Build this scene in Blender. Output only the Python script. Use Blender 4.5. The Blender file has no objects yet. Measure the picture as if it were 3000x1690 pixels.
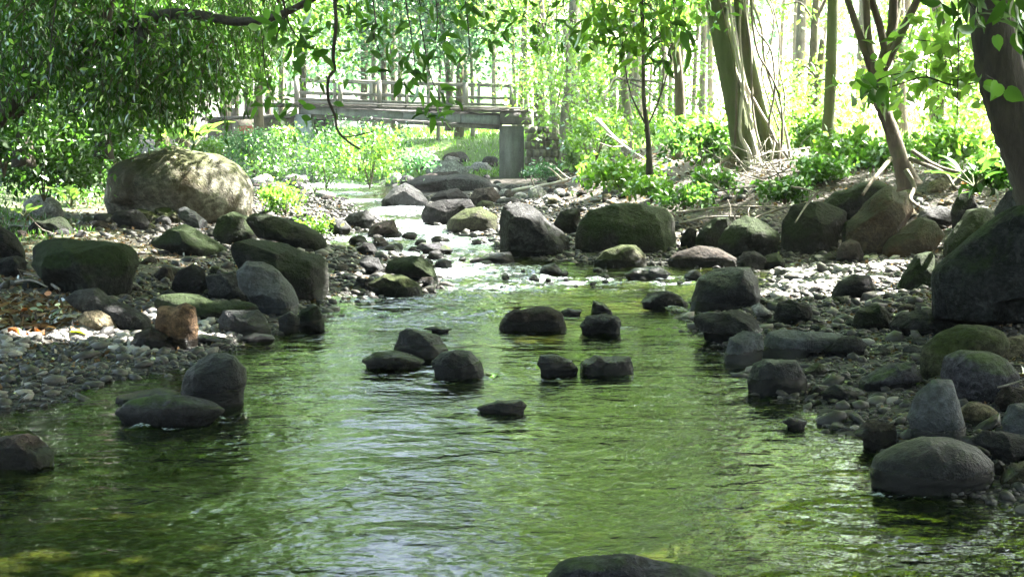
import bpy, math, random
import numpy as np
from mathutils import Vector
S = bpy.context.scene
COL = S.collection
rng = np.random.default_rng(7)
random.seed(7)

# ------------------------------------------------------------------ camera
H = 2.0                       # eye height above the water, metres
FPX = 3540.0                  # focal length in the units of a 2576 px wide survey grid
CX, CY, HY = 1288.0, 725.5, 327.0
PITCH = math.atan((CY - HY) / FPX)
cam = bpy.data.cameras.new('camera')
cam.sensor_width = 36.0
cam.lens = 36.0 * FPX / 2576.0
cam.clip_end = 2000
co = bpy.data.objects.new('camera', cam)
co.location = (0, 0, H)
co.rotation_euler = (math.pi / 2 - PITCH, 0, 0)
COL.objects.link(co)
S.camera = co

# ------------------------------------------------------------------ light
SUN_EL, SUN_AZ = math.radians(52), math.radians(64)      # azimuth measured right of the view direction
SUN = np.array([math.sin(SUN_AZ) * math.cos(SUN_EL), math.cos(SUN_AZ) * math.cos(SUN_EL), math.sin(SUN_EL)])
world = bpy.data.worlds.new('World')
S.world = world
world.use_nodes = True
nt = world.node_tree
bg = nt.nodes['Background']
sky = nt.nodes.new('ShaderNodeTexSky')
sky.sky_type = 'NISHITA'
sky.sun_disc = False
sky.sun_elevation = SUN_EL
sky.sun_rotation = SUN_AZ
sky.air_density = 1.6
sky.dust_density = 4.0
sky.ozone_density = 1.0
nt.links.new(sky.outputs[0], bg.inputs[0])
bg.inputs[1].default_value = 0.055
sl = bpy.data.lights.new('sun', 'SUN')
sl.energy = 5.0
sl.angle = math.radians(0.5)
sl.color = (1.0, 0.96, 0.88)
so = bpy.data.objects.new('sun', sl)
so.rotation_euler = Vector(-SUN).to_track_quat('-Z', 'Y').to_euler()
so.location = (20, 30, 40)
COL.objects.link(so)
S.view_settings.view_transform = 'Standard'
S.view_settings.look = 'None'
S.view_settings.exposure = 4.25
S.view_settings.gamma = 1.0
S.render.engine = 'CYCLES'
S.cycles.max_bounces = 8
S.cycles.diffuse_bounces = 3
S.cycles.glossy_bounces = 3
S.cycles.transmission_bounces = 6
S.cycles.transparent_max_bounces = 8
S.cycles.caustics_reflective = False
S.cycles.caustics_refractive = False
S.cycles.use_denoising = True

# ------------------------------------------------------------------ survey helpers
cp, sp_ = math.cos(PITCH), math.sin(PITCH)
def ray(px, py):
    a, b = (px - CX) / FPX, (CY - py) / FPX
    return np.array([a, cp + b * sp_, -sp_ + b * cp])
def at(px, py, Y):
    d = ray(px, py)
    return np.array([0, 0, H]) + d * (Y / d[1])
def onz(px, py, z=0.0):
    d = ray(px, py)
    return np.array([0, 0, H]) + d * ((z - H) / d[2])

shore_px = [(-900,1110),(-300,1050),(0,1035),(120,1018),(210,975),(330,945),(470,930),(560,885),(690,842),(815,808),
 (832,776),(960,748),(1085,737),(1110,700),(1080,655),(900,628),(826,618),(832,590),(915,590),(965,565),(925,550),
 (868,518),(800,494),(770,474),(800,458),(900,462),(975,474),(1060,500),(1085,560),(1120,590),(1240,612),(1255,645),(1440,660),(1640,668),
 (1800,678),(1960,688),(1940,720),(1760,765),(1738,832),(1830,872),(1890,920),(1890,990),(1990,1018),(2060,1065),
 (2160,1110),(2210,1160),(2225,1232),(2420,1248),(2576,1290),(3000,1400)]
shore = np.array([onz(x, y)[:2] for x, y in shore_px] + [(4.2, 4.5), (4.5, -3), (-9, -3), (-12, 4)])

def wz(Y):
    t = np.clip((np.asarray(Y, float) - 18) / 27, 0, 1)
    return 0.15 * t * t * (3 - 2 * t)

def sdist(x, y):
    """signed distance to the water's edge, negative in the water"""
    x = np.asarray(x, float); y = np.asarray(y, float)
    d2 = np.full(x.shape, 1e9); ins = np.zeros(x.shape, bool)
    n = len(shore)
    for i in range(n):
        a = shore[i]; b = shore[(i + 1) % n]
        e = b - a
        t = np.clip(((x - a[0]) * e[0] + (y - a[1]) * e[1]) / (e @ e), 0, 1)
        d2 = np.minimum(d2, (x - a[0] - t * e[0]) ** 2 + (y - a[1] - t * e[1]) ** 2)
        c = (a[1] > y) != (b[1] > y)
        with np.errstate(divide='ignore', invalid='ignore'):
            xi = (b[0] - a[0]) * (y - a[1]) / (b[1] - a[1]) + a[0]
        ins ^= c & (x < xi)
    d = np.sqrt(d2)
    return np.where(ins, -d, d)

def sst(a, b, v):
    t = np.clip((v - a) / (b - a), 0, 1)
    return t * t * (3 - 2 * t)
_r2 = np.random.default_rng(3)
_K = _r2.normal(size=(24, 2)) * np.repeat([0.35, 1.1, 3.2], 8)[:, None]
_PH = _r2.uniform(0, 6.28, 24)
_AM = np.repeat([1.0, 0.5, 0.2], 8) / 3.5
def fnoise(x, y):
    s = 0
    for k, p, a in zip(_K, _PH, _AM):
        s = s + a * np.sin(k[0] * x + k[1] * y + p)
    return s
def ground_raw(x, y):
    d = sdist(x, y)
    right = sst(-1.5, 1.5, x - 0.02 * y)
    dl = np.maximum(d, 0)
    hl = 0.055 * np.minimum(dl, 4) + 1.1 * sst(5, 13, dl)
    hr = 0.06 * np.minimum(dl, 2.5) + 1.25 * sst(1.6, 7, dl) * sst(12, 24, y) + 0.7 * sst(1.8, 5.0, dl) * (1 - sst(12, 24, y))
    up = hl * (1 - right) + hr * right
    # channel bed beyond the water, under the bridge, then a low green rise
    ch = np.exp(-((x + 2.2) / 6.0) ** 4) * sst(40, 46, y) * (1 - sst(56, 66, y))
    up = up * (1 - ch) + 0.12 * ch
    up = up + 0.5 * sst(60, 90, y) + 1.0 * sst(90, 240, y)
    bed = -0.42 * sst(0.0, 1.6, -d) - 0.03
    z = np.where(d > 0, up, bed) + wz(y)
    return z + 0.035 * fnoise(x, y) * sst(0.1, 0.8, np.abs(d)) + 0.012 * fnoise(3 * x, 3 * y)
# tabulate once
GX = np.arange(-40, 40.01, 0.2); GY = np.arange(-4, 110.01, 0.2)
_gx, _gy = np.meshgrid(GX, GY)
GT = ground_raw(_gx, _gy)
DT = sdist(_gx, _gy)
def _samp(T, x, y):
    fx = np.clip((np.asarray(x, float) + 40) / 0.2, 0, len(GX) - 1.001); fy = np.clip((np.asarray(y, float) + 4) / 0.2, 0, len(GY) - 1.001)
    i = fx.astype(int); j = fy.astype(int); u = fx - i; v = fy - j
    return (T[j, i] * (1 - u) + T[j, i + 1] * u) * (1 - v) + (T[j + 1, i] * (1 - u) + T[j + 1, i + 1] * u) * v
def gz(x, y): return _samp(GT, x, y)
def gd(x, y): return _samp(DT, x, y)
def surf(x, y): return np.maximum(gz(x, y), wz(y))
def G(px, py):
    """where the line of sight through a survey point meets ground or water"""
    d = ray(px, py)
    t = np.arange(3, 110, 0.03) / d[1]
    p = np.array([0, 0, H])[None] + d[None] * t[:, None]
    k = np.argmax(p[:, 2] <= surf(p[:, 0], p[:, 1]))
    if p[k, 2] > surf(p[k, 0], p[k, 1]): k = len(t) - 1
    return p[k]

# patches the sun reaches through the canopy: (px, py, depth, radius m)
SUNSPOTS = []
def spot(px, py, r, Y=None):
    p = G(px, py) if Y is None else at(px, py, Y)
    SUNSPOTS.append((p, r))
for a in [(575,425,1.35,29.6),(520,400,.7,29.6),(620,470,1.0,29.4),(330,400,.3,29.5),(110,515,1.0),(170,590,.4),
 (60,852,.24),(150,848,.26),(230,852,.24),(295,800,.2),(350,810,.3),(440,862,.35),(465,765,.25,14.5),(190,480,.6),
 (1010,590,1.6),(920,600,1.2),(1100,650,1.0),(1180,690,.8),(1250,640,.6),(900,540,1.3),(1060,690,.8),(1100,600,1.6),(1190,595,1.2),(1200,575,1.2),(960,520,1.5),(1000,545,1.5),(900,500,1.4),(1020,460,1.6),
 (1400,705,.55),(1500,708,.5),(1600,700,.6),(1700,715,.6),(1690,745,.4),(1800,668,.6),
 (1960,700,.8),(2040,690,1.0),(2120,690,1.0),(2200,680,.75),(2060,725,.8),(1990,742,.5),(2130,715,.6),
 (2300,500,.9,17.5),(2380,500,.8,17.5),(2250,480,.5,18),(2330,555,.4,16.5),(2260,580,.4,16.5),
 (1850,420,1.2,28),(1920,430,1.2,27.5),(1800,470,1.0),(1560,450,1.4),(1480,470,1.3),(1400,480,1.4),(1620,490,1.0),(1700,480,1.0),
 (860,745,.35),(880,700,.25),(1600,660,.3),(1700,560,.5,23),(1830,545,.3,22),(1940,575,.3,21),(1580,625,.3,21),
 (640,530,.5),(720,500,.8),(740,540,.8),(450,320,1.2,33),(430,290,1.0,33),(1160,420,2.5),(1100,560,1.2)]:
    spot(a[0], a[1], a[2], a[3] if len(a) > 3 else None)
SUNSPOTS += [(np.array([5.6, 20.8, 6.5]), 2.3)]
SP = np.array([s[0] for s in SUNSPOTS]); SR = np.array([s[1] for s in SUNSPOTS])
def shade_keep(c, soft=0.35):
    """True for leaf centres that do not stand between the sun and one of the lit patches"""
    keep = np.ones(len(c), bool)
    jit = 1 + soft * np.sin(c[:, 0] * 2.1 + c[:, 2]) * np.sin(c[:, 1] * 2.3 + 1.3 * c[:, 2])
    for p, r in zip(SP, SR):
        w = c - p
        t = w @ SUN
        dd = np.linalg.norm(w - t[:, None] * SUN, axis=1)
        keep &= ~((dd < r * jit + 0.14) & (t > 0.25))
    # the clearing beyond the bank on the right lies in full sun
    g = c[:, :2] - SUN[:2] * ((c[:, 2] - 1.2) / SUN[2])[:, None]
    keep &= ~((g[:, 0] > 4.5 + 0.5 * np.sin(g[:, 1])) & (g[:, 1] > 31) & (g[:, 1] < 75) & (c[:, 2] > 4))
    return keep

# ------------------------------------------------------------------ object helpers
def mesh_np(name, verts, faces_flat, counts, mat, parent=None, smooth=False, loc=None, attr=None, mats=None, midx=None):
    v = np.asarray(verts, np.float32)
    if loc is not None: v = v - np.asarray(loc, np.float32)
    me = bpy.data.meshes.new(name)
    me.vertices.add(len(v)); me.vertices.foreach_set('co', v.ravel())
    faces_flat = np.asarray(faces_flat, np.int32); counts = np.asarray(counts, np.int32)
    me.loops.add(len(faces_flat)); me.loops.foreach_set('vertex_index', faces_flat)
    me.polygons.add(len(counts))
    st = np.concatenate([[0], np.cumsum(counts)[:-1]]).astype(np.int32)
    me.polygons.foreach_set('loop_start', st)
    me.polygons.foreach_set('loop_total', counts)
    if smooth: me.polygons.foreach_set('use_smooth', np.ones(len(counts), bool))
    for m in (mats or [mat]): me.materials.append(m)
    if midx is not None: me.polygons.foreach_set('material_index', np.asarray(midx, np.int32))
    if attr is not None:
        a = me.attributes.new('tone', 'FLOAT', 'FACE'); a.data.foreach_set('value', np.asarray(attr, np.float32))
    me.update(calc_edges=True)
    o = bpy.data.objects.new(name, me)
    if loc is not None: o.location = [float(q) for q in loc]
    COL.objects.link(o)
    if parent is not None:
        o.parent = parent
        if loc is None: o.matrix_parent_inverse = parent.matrix_world.inverted() if False else o.matrix_parent_inverse
    return o
def tag(o, label=None, cat=None, group=None, kind=None):
    if label: o['label'] = label
    if cat: o['category'] = cat
    if group: o['group'] = group
    if kind: o['kind'] = kind
    return o
def empty(name, loc, label, cat, group=None):
    o = bpy.data.objects.new(name, None); o.location = [float(q) for q in loc]
    o.empty_display_size = 0.2
    COL.objects.link(o)
    return tag(o, label, cat, group)
def part(name, V, F, mat, root, smooth=False, attr=None, rel=True):
    """F: (flat, counts). World-space verts are stored relative to the root empty / part."""
    base = np.array(world_loc(root)) if root is not None else np.zeros(3)
    o = mesh_np(name, np.asarray(V) - base, F[0], F[1], mat, None, smooth, None, attr)
    o.parent = root
    return o
def world_loc(o):
    l = np.array(o.location)
    while o.parent is not None:
        o = o.parent; l = l + np.array(o.location)
    return l

# tubes ------------------------------------------------------------
def spline(pts, n):
    pts = np.asarray(pts, float)
    P_ = np.vstack([2 * pts[0] - pts[1], pts, 2 * pts[-1] - pts[-2]])
    out = []
    for i in range(1, len(P_) - 2):
        t = np.linspace(0, 1, n, endpoint=False)[:, None]
        a, b, c, d = P_[i - 1], P_[i], P_[i + 1], P_[i + 2]
        out.append(0.5 * ((2 * b) + (c - a) * t + (2 * a - 5 * b + 4 * c - d) * t ** 2 + (3 * b - a - 3 * c + d) * t ** 3))
    out.append(pts[-1:])
    return np.vstack(out)
class MB:
    def __init__(s): s.v = []; s.f = []; s.c = []; s.n = 0; s.a = []
    def add(s, V, F, attr=None):
        V = np.asarray(V, float).reshape(-1, 3)
        for f in F:
            s.f.extend([i + s.n for i in f]); s.c.append(len(f))
            if attr is not None: s.a.append(attr)
        s.v.append(V); s.n += len(V)
    def addnp(s, V, Fa):
        V = np.asarray(V, float).reshape(-1, 3); Fa = np.asarray(Fa)
        s.f.extend((Fa + s.n).ravel().tolist()); s.c.extend([Fa.shape[1]] * len(Fa))
        s.v.append(V); s.n += len(V)
    def tube(s, pts, r0, r1, k=8, n=5, rough=0.0, flare=0.0, radii=None):
        P_ = spline(pts, n); m = len(P_)
        t = np.linspace(0, 1, m)
        if radii is not None: R = np.interp(t, np.linspace(0, 1, len(radii)), radii)
        else: R = r0 + (r1 - r0) * t
        R = R * (1 + flare * np.exp(-t * 12))
        T = np.gradient(P_, axis=0); T /= np.linalg.norm(T, axis=1)[:, None] + 1e-9
        ref = np.array([0.3, 0.9, 0.1]) if abs(T[0][2]) > 0.5 else np.array([0, 0, 1.0])
        A = np.cross(T, ref); A /= np.linalg.norm(A, axis=1)[:, None] + 1e-9
        B = np.cross(T, A)
        ang = np.linspace(0, 2 * np.pi, k, endpoint=False)
        rr = R[:, None] * (1 + rough * rng.normal(size=(m, k)) * 0.5 + rough * np.sin(3 * ang + 1)[None])
        V = P_[:, None] + rr[..., None] * (np.cos(ang)[None, :, None] * A[:, None] + np.sin(ang)[None, :, None] * B[:, None])
        idx = np.arange(m * k).reshape(m, k)
        q = np.stack([idx[:-1], np.roll(idx, -1, 1)[:-1], np.roll(idx, -1, 1)[1:], idx[1:]], -1).reshape(-1, 4)
        n0 = s.n
        s.addnp(V, q)
        s.f.extend([n0 + i for i in range(k)][::-1]); s.c.append(k)
        s.f.extend([n0 + (m - 1) * k + i for i in range(k)]); s.c.append(k)
        return P_
    def box(s, c, d, rz=0.0, bev=0.0):
        x, y, z = d[0] / 2, d[1] / 2, d[2] / 2
        V = np.array([(a * x, b * y, e * z) for a in (-1, 1) for b in (-1, 1) for e in (-1, 1)])
        co_, si = math.cos(rz), math.sin(rz)
        V = V @ np.array([[co_, si, 0], [-si, co_, 0], [0, 0, 1]]) + np.asarray(c)
        s.add(V, [(0, 1, 3, 2), (4, 6, 7, 5), (0, 4, 5, 1), (2, 3, 7, 6), (0, 2, 6, 4), (1, 5, 7, 3)])
    def prism(s, A, B, w0, w1, z0a, z1a, z0b, z1b):
        """box running from A=(x,y) to B with bottoms/tops given at both ends and a width across"""
        A = np.array(A, float); B = np.array(B, float); n = np.array([-(B - A)[1], (B - A)[0]]); n /= np.linalg.norm(n)
        V = []
        for Pq, zb, zt in ((A, z0a, z1a), (B, z0b, z1b)):
            for w in (w0, w1):
                for z in (zb, zt): V.append((Pq[0] + n[0] * w, Pq[1] + n[1] * w, z))
        s.add(V, [(0, 1, 3, 2), (4, 6, 7, 5), (0, 4, 5, 1), (2, 3, 7, 6), (0, 2, 6, 4), (1, 5, 7, 3)])
    def build(s, name, mat, root=None, smooth=False, attr=None):
        V = np.vstack(s.v)
        if root is None:
            b = np.array([V[:, 0].mean(), V[:, 1].mean(), V[:, 2].min()])
            return mesh_np(name, V, s.f, s.c, mat, None, smooth, b, attr)
        return part(name, V, (s.f, s.c), mat, root, smooth, attr)

# leaves -----------------------------------------------------------
TEMPL = {
 'dia': ([(0, 0, 0), (.45, .5, .06), (1, 0, 0), (.45, -.5, .06)], [(0, 1, 2, 3)]),
 'oval': ([(0, 0, 0), (.25, .42, .05), (.65, .38, .04), (1, 0, -.08), (.65, -.38, .04), (.25, -.42, .05)], [(0, 1, 2, 3, 4, 5)]),
 'blade': ([(0, 0, 0), (.3, 0, .0), (.65, 0, -.06), (1, 0, -.24), (.15, .3, .05), (.4, .5, .05), (.7, .36, -.03), (.15, -.3, .05), (.4, -.5, .05), (.7, -.36, -.03)],
           [(0, 1, 5, 4), (1, 2, 6, 5), (2, 3, 6), (0, 7, 8, 1), (1, 8, 9, 2), (2, 9, 3)]),
 'broad': ([(0, 0, 0), (.3, 0, -.02), (.62, 0, -.07), (1.05, 0, -.22), (-.04, .2, .04), (.1, .42, .07), (.36, .52, .08), (.64, .42, .02), (.85, .2, -.08), (-.04, -.2, .04), (.1, -.42, .07), (.36, -.52, .08), (.64, -.42, .02), (.85, -.2, -.08)],
           [(0, 1, 5, 4), (1, 6, 5), (1, 2, 7, 6), (2, 3, 8, 7), (0, 9, 10, 1), (1, 10, 11), (1, 11, 12, 2), (2, 12, 13, 3)]),
}
TEMPL = {k: (np.array(v, float), f) for k, (v, f) in TEMPL.items()}
def unit(a): return a / (np.linalg.norm(a, axis=-1, keepdims=True) + 1e-9)
def leaf_arrays(c, L, W, kind='dia', dirs=None, nrm=None, droop=0.3):
    N = len(c); T, FT = TEMPL[kind]; k = len(T)
    L = np.broadcast_to(L, N) * rng.uniform(0.7, 1.3, N); W = np.broadcast_to(W, N) * rng.uniform(0.7, 1.3, N)
    a = rng.normal(size=(N, 3)) if dirs is None else dirs + rng.normal(size=(N, 3)) * 0.35
    a[:, 2] -= droop; a = unit(a)
    n = rng.normal(size=(N, 3)) * 0.8; n[:, 2] += 0.8
    if nrm is not None: n = nrm + rng.normal(size=(N, 3)) * 0.3
    b = unit(np.cross(n, a)); n = unit(np.cross(a, b))
    V = c[:, None] + a[:, None] * (T[None, :, 0, None] * L[:, None, None]) + b[:, None] * (T[None, :, 1, None] * W[:, None, None]) + n[:, None] * (T[None, :, 2, None] * L[:, None, None])
    fl = np.concatenate([np.array(f) for f in FT]); cn = np.array([len(f) for f in FT])
    return V.reshape(-1, 3), (fl[None] + (np.arange(N) * k)[:, None]).ravel(), np.tile(cn, N)
def leaves(name, c, L, W, mat, root, kind='dia', dirs=None, nrm=None, droop=0.3, tone=None):
    V, f, n = leaf_arrays(c, L, W, kind, dirs, nrm, droop)
    t = rng.uniform(0, 1, len(c)) if tone is None else np.clip(tone + rng.normal(size=len(c)) * 0.15, 0, 1)
    t = np.repeat(t, len(TEMPL[kind][1]))
    if root is None:
        b = np.array([V[:, 0].mean(), V[:, 1].mean(), V[:, 2].min()])
        return mesh_np(name, V, f, n, mat, None, False, b, t)
    return part(name, V, (f, n), mat, root, False, t)

# ------------------------------------------------------------------ materials
def newmat(name):
    m = bpy.data.materials.new(name); m.use_nodes = True
    t = m.node_tree; t.nodes.clear()
    out = t.nodes.new('ShaderNodeOutputMaterial')
    return m, t, out
def nd(t, kind, **kw):
    n = t.nodes.new(kind)
    for k, v in kw.items():
        if k.startswith('i_'):
            key = k[2:]; key = int(key) if key.isdigit() else key.replace('_', ' ')
            n.inputs[key].default_value = v
        else: setattr(n, k, v)
    return n
def ramp(t, fac, stops, interp='LINEAR'):
    r = t.nodes.new('ShaderNodeValToRGB'); r.color_ramp.interpolation = interp
    e = r.color_ramp.elements
    while len(e) < len(stops): e.new(0.5)
    for q, (p, c) in zip(e, stops):
        q.position = p; q.color = (*c, 1) if len(c) == 3 else c
    t.links.new(fac, r.inputs[0]); return r
def gray(v): return (v, v, v)
def noise(t, co_, scale, detail=4, rough=0.55, dist=0.0):
    n = nd(t, 'ShaderNodeTexNoise', i_Scale=scale, i_Detail=detail, i_Roughness=rough, i_Distortion=dist)
    t.links.new(co_, n.inputs['Vector']); return n
def mixc(t, fac, a, b, typ='MIX'):
    m = t.nodes.new('ShaderNodeMix'); m.data_type = 'RGBA'; m.blend_type = typ
    for s, v in ((0, fac), (6, a), (7, b)):
        if hasattr(v, 'links') or hasattr(v, 'is_linked'): t.links.new(v, m.inputs[s])
        else: m.inputs[s].default_value = v if s == 0 else (*v, 1)
    return m.outputs[2]
def mathn(t, op, a, b=None, c=None):
    m = t.nodes.new('ShaderNodeMath'); m.operation = op
    for i, v in enumerate((a, b, c)):
        if v is None: continue
        if hasattr(v, 'is_linked'): t.links.new(v, m.inputs[i])
        else: m.inputs[i].default_value = v
    return m.outputs[0]

def rock_mat(name, dark, light, moss=0.0, mosscol=(0.05, 0.085, 0.015), rough=0.78, scale=3.0, stain=None, spec=0.15):
    m, t, out = newmat(name)
    geo = nd(t, 'ShaderNodeNewGeometry'); P_ = geo.outputs['Position']
    n1 = noise(t, P_, scale, 6, 0.62, 0.4); n2 = noise(t, P_, scale * 7, 5, 0.65); n3 = noise(t, P_, scale * 32, 3, 0.6)
    c1 = ramp(t, n1.outputs[0], [(0.3, dark), (0.68, light)])
    c2 = ramp(t, n2.outputs[0], [(0.34, gray(0.2)), (0.5, gray(0.8)), (0.68, gray(1.9))])
    col = mixc(t, 0.85, c1.outputs[0], c2.outputs[0], 'MULTIPLY')
    nl = noise(t, P_, scale * 2.3, 6, 0.7, 0.8); lr = ramp(t, nl.outputs[0], [(0.57, gray(0)), (0.63, gray(1))])
    col = mixc(t, mathn(t, 'MULTIPLY', lr.outputs[0], 0.4), col, tuple(min(1, q * 2.2 + .01) for q in light))
    sp = ramp(t, n3.outputs[0], [(0.55, gray(0)), (0.75, gray(1))])
    col = mixc(t, mathn(t, 'MULTIPLY', sp.outputs[0], 0.35), col, tuple(min(1, q * 1.9 + 0.03) for q in light))
    if stain:
        ns = noise(t, P_, 1.3, 3, 0.5, 0.3); rs = ramp(t, ns.outputs[0], [(0.42, gray(0)), (0.6, gray(1))])
        col = mixc(t, mathn(t, 'MULTIPLY', rs.outputs[0], 0.75), col, stain)
    sx = nd(t, 'ShaderNodeSeparateXYZ'); t.links.new(P_, sx.inputs[0])
    if moss > 0:
        nx = nd(t, 'ShaderNodeSeparateXYZ'); t.links.new(geo.outputs['Normal'], nx.inputs[0])
        nm = noise(t, P_, 2.2, 5, 0.65, 0.5)
        f = mathn(t, 'ADD', mathn(t, 'MULTIPLY', nx.outputs[2], 0.45), mathn(t, 'MULTIPLY', nm.outputs[0], 1.5))
        f = mathn(t, 'MULTIPLY_ADD', f, 3.2, -3.7 + 2.5 * moss)
        f = mathn(t, 'MINIMUM', mathn(t, 'MAXIMUM', f, 0.0), 1.0)
        mc = ramp(t, n2.outputs[0], [(0.3, tuple(q * 0.55 for q in mosscol)), (0.7, tuple(q * 1.5 for q in mosscol))])
        col = mixc(t, f, col, mc.outputs[0])
    # wet band just above the stream
    wet = mathn(t, 'ADD', sx.outputs[2], mathn(t, 'MULTIPLY', n1.outputs[0], -0.16))
    wr = ramp(t, wet, [(0.02, gray(1)), (0.05, gray(0))])
    col = mixc(t, mathn(t, 'MULTIPLY', wr.outputs[0], 0.85), col, (0.004, 0.004, 0.004))
    rg = mathn(t, 'MULTIPLY_ADD', wr.outputs[0], -(rough - 0.16), rough)
    b = nd(t, 'ShaderNodeBsdfPrincipled'); t.links.new(col, b.inputs['Base Color']); t.links.new(rg, b.inputs['Roughness'])
    b.inputs['Specular IOR Level'].default_value = spec
    hh = mathn(t, 'ADD', mathn(t, 'MULTIPLY', n2.outputs[0], 0.6), mathn(t, 'MULTIPLY', n3.outputs[0], 0.22))
    bp = nd(t, 'ShaderNodeBump', i_Strength=1.0, i_Distance=0.09); t.links.new(hh, bp.inputs['Height']); t.links.new(bp.outputs[0], b.inputs['Normal'])
    t.links.new(b.outputs[0], out.inputs[0]); return m
ROCK = {
 'dark': rock_mat('rock dark', (0.0021, 0.0021, 0.0024), (0.0200, 0.0194, 0.0206)),
 'grey': rock_mat('rock grey', (0.0058, 0.0060, 0.0066), (0.0474, 0.0474, 0.0491)),
 'blue': rock_mat('rock blue grey', (0.0073, 0.0084, 0.0099), (0.0528, 0.0585, 0.0668), spec=0.6),
 'purple': rock_mat('rock purple grey', (0.0089, 0.0086, 0.0109), (0.0613, 0.0585, 0.0697), moss=0.15),
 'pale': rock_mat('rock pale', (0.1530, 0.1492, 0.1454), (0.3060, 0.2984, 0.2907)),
 'brown': rock_mat('rock brown', (0.0058, 0.0042, 0.0034), (0.0418, 0.0324, 0.0267)),
 'tan': rock_mat('rock tan', (0.0688, 0.0574, 0.0344), (0.1836, 0.1530, 0.0994)),
 'moss': rock_mat('rock mossy', (0.0034, 0.0037, 0.0031), (0.0279, 0.0279, 0.0234), moss=0.68, mosscol=(0.0130, 0.0226, 0.0052)),
 'mossd': rock_mat('rock dark mossy', (0.0018, 0.0021, 0.0016), (0.0145, 0.0150, 0.0122), moss=0.5, mosscol=(0.0069, 0.0122, 0.0030)),
 'olive': rock_mat('rock olive', (0.0078, 0.0078, 0.0047), (0.0557, 0.0546, 0.0324), moss=0.5, mosscol=(0.0261, 0.0348, 0.0087)),
 'orange': rock_mat('rock orange', (0.0078, 0.0063, 0.0031), (0.0668, 0.0528, 0.0279), moss=0.5, mosscol=(0.0174, 0.0217, 0.0052), stain=(0.0566, 0.0305, 0.0078)),
 'wet': rock_mat('rock wet', (0.003, 0.003, 0.0035), (0.013, 0.0135, 0.016), rough=0.5, spec=0.25),
 'crag': rock_mat('rock crag', (0.005, 0.0055, 0.006), (0.026, 0.028, 0.03), moss=0.28, mosscol=(0.02, 0.035, 0.01)),
 'wood': rock_mat('weathered brown', (0.02, 0.011, 0.006), (0.16, 0.10, 0.055), stain=(0.05, 0.022, 0.01)),
 'boulder': rock_mat('boulder', (0.035, 0.032, 0.023), (0.23, 0.22, 0.175), moss=0.35, mosscol=(0.04, 0.045, 0.016), stain=(0.045, 0.03, 0.012), scale=1.2),
}
def leaf_mat(name, dark, light, trans=0.5, tmul=1.8, gloss=0.05):
    m, t, out = newmat(name)
    at_ = nd(t, 'ShaderNodeAttribute', attribute_name='tone')
    r = ramp(t, at_.outputs['Fac'], [(0.0, dark), (0.75, light), (1.0, tuple(min(1, q * 1.5) for q in light))])
    d = nd(t, 'ShaderNodeBsdfDiffuse'); t.links.new(r.outputs[0], d.inputs[0])
    tr = nd(t, 'ShaderNodeBsdfTranslucent')
    tc = mixc(t, 1.0, r.outputs[0], (tmul * 1.25, tmul * 1.35, tmul * 0.75), 'MULTIPLY'); t.links.new(tc, tr.inputs[0])
    mx = nd(t, 'ShaderNodeMixShader', i_0=trans); t.links.new(d.outputs[0], mx.inputs[1]); t.links.new(tr.outputs[0], mx.inputs[2])
    g = nd(t, 'ShaderNodeBsdfGlossy', i_Roughness=0.35); g.inputs[0].default_value = (0.9, 1, 0.9, 1)
    fr = nd(t, 'ShaderNodeFresnel', i_IOR=1.4)
    m2 = nd(t, 'ShaderNodeMixShader'); t.links.new(mathn(t, 'MULTIPLY', fr.outputs[0], gloss * 4), m2.inputs[0])
    t.links.new(mx.outputs[0], m2.inputs[1]); t.links.new(g.outputs[0], m2.inputs[2]); t.links.new(m2.outputs[0], out.inputs[0])
    return m
LEAF = {
 'dark': leaf_mat('leaf dark', (0.018, 0.045, 0.010), (0.05, 0.115, 0.02)),
 'mid': leaf_mat('leaf mid', (0.03, 0.075, 0.015), (0.075, 0.16, 0.03)),
 'light': leaf_mat('leaf light', (0.05, 0.11, 0.02), (0.12, 0.21, 0.035), trans=0.6),
 'cool': leaf_mat('leaf cool', (0.025, 0.075, 0.035), (0.06, 0.15, 0.075)),
 'lime': leaf_mat('leaf lime', (0.08, 0.15, 0.03), (0.18, 0.28, 0.075), trans=0.6),
 'glow': leaf_mat('leaf glow', (0.10, 0.17, 0.01), (0.22, 0.33, 0.02), trans=0.7),
 'palegreen': leaf_mat('leaf pale', (0.10, 0.17, 0.07), (0.2, 0.3, 0.14)),
 'litter': leaf_mat('leaf litter', (0.025, 0.014, 0.008), (0.13, 0.08, 0.045), trans=0.15),
 'rust': leaf_mat('leaf rust', (0.2, 0.04, 0.01), (0.45, 0.14, 0.03), trans=0.3, tmul=1.2),
 'yellow': leaf_mat('leaf yellow', (0.35, 0.35, 0.03), (0.5, 0.55, 0.05), trans=0.3, tmul=1.0),
 'grass': leaf_mat('leaf grass', (0.04, 0.1, 0.015), (0.1, 0.2, 0.03), trans=0.4),
}
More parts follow.
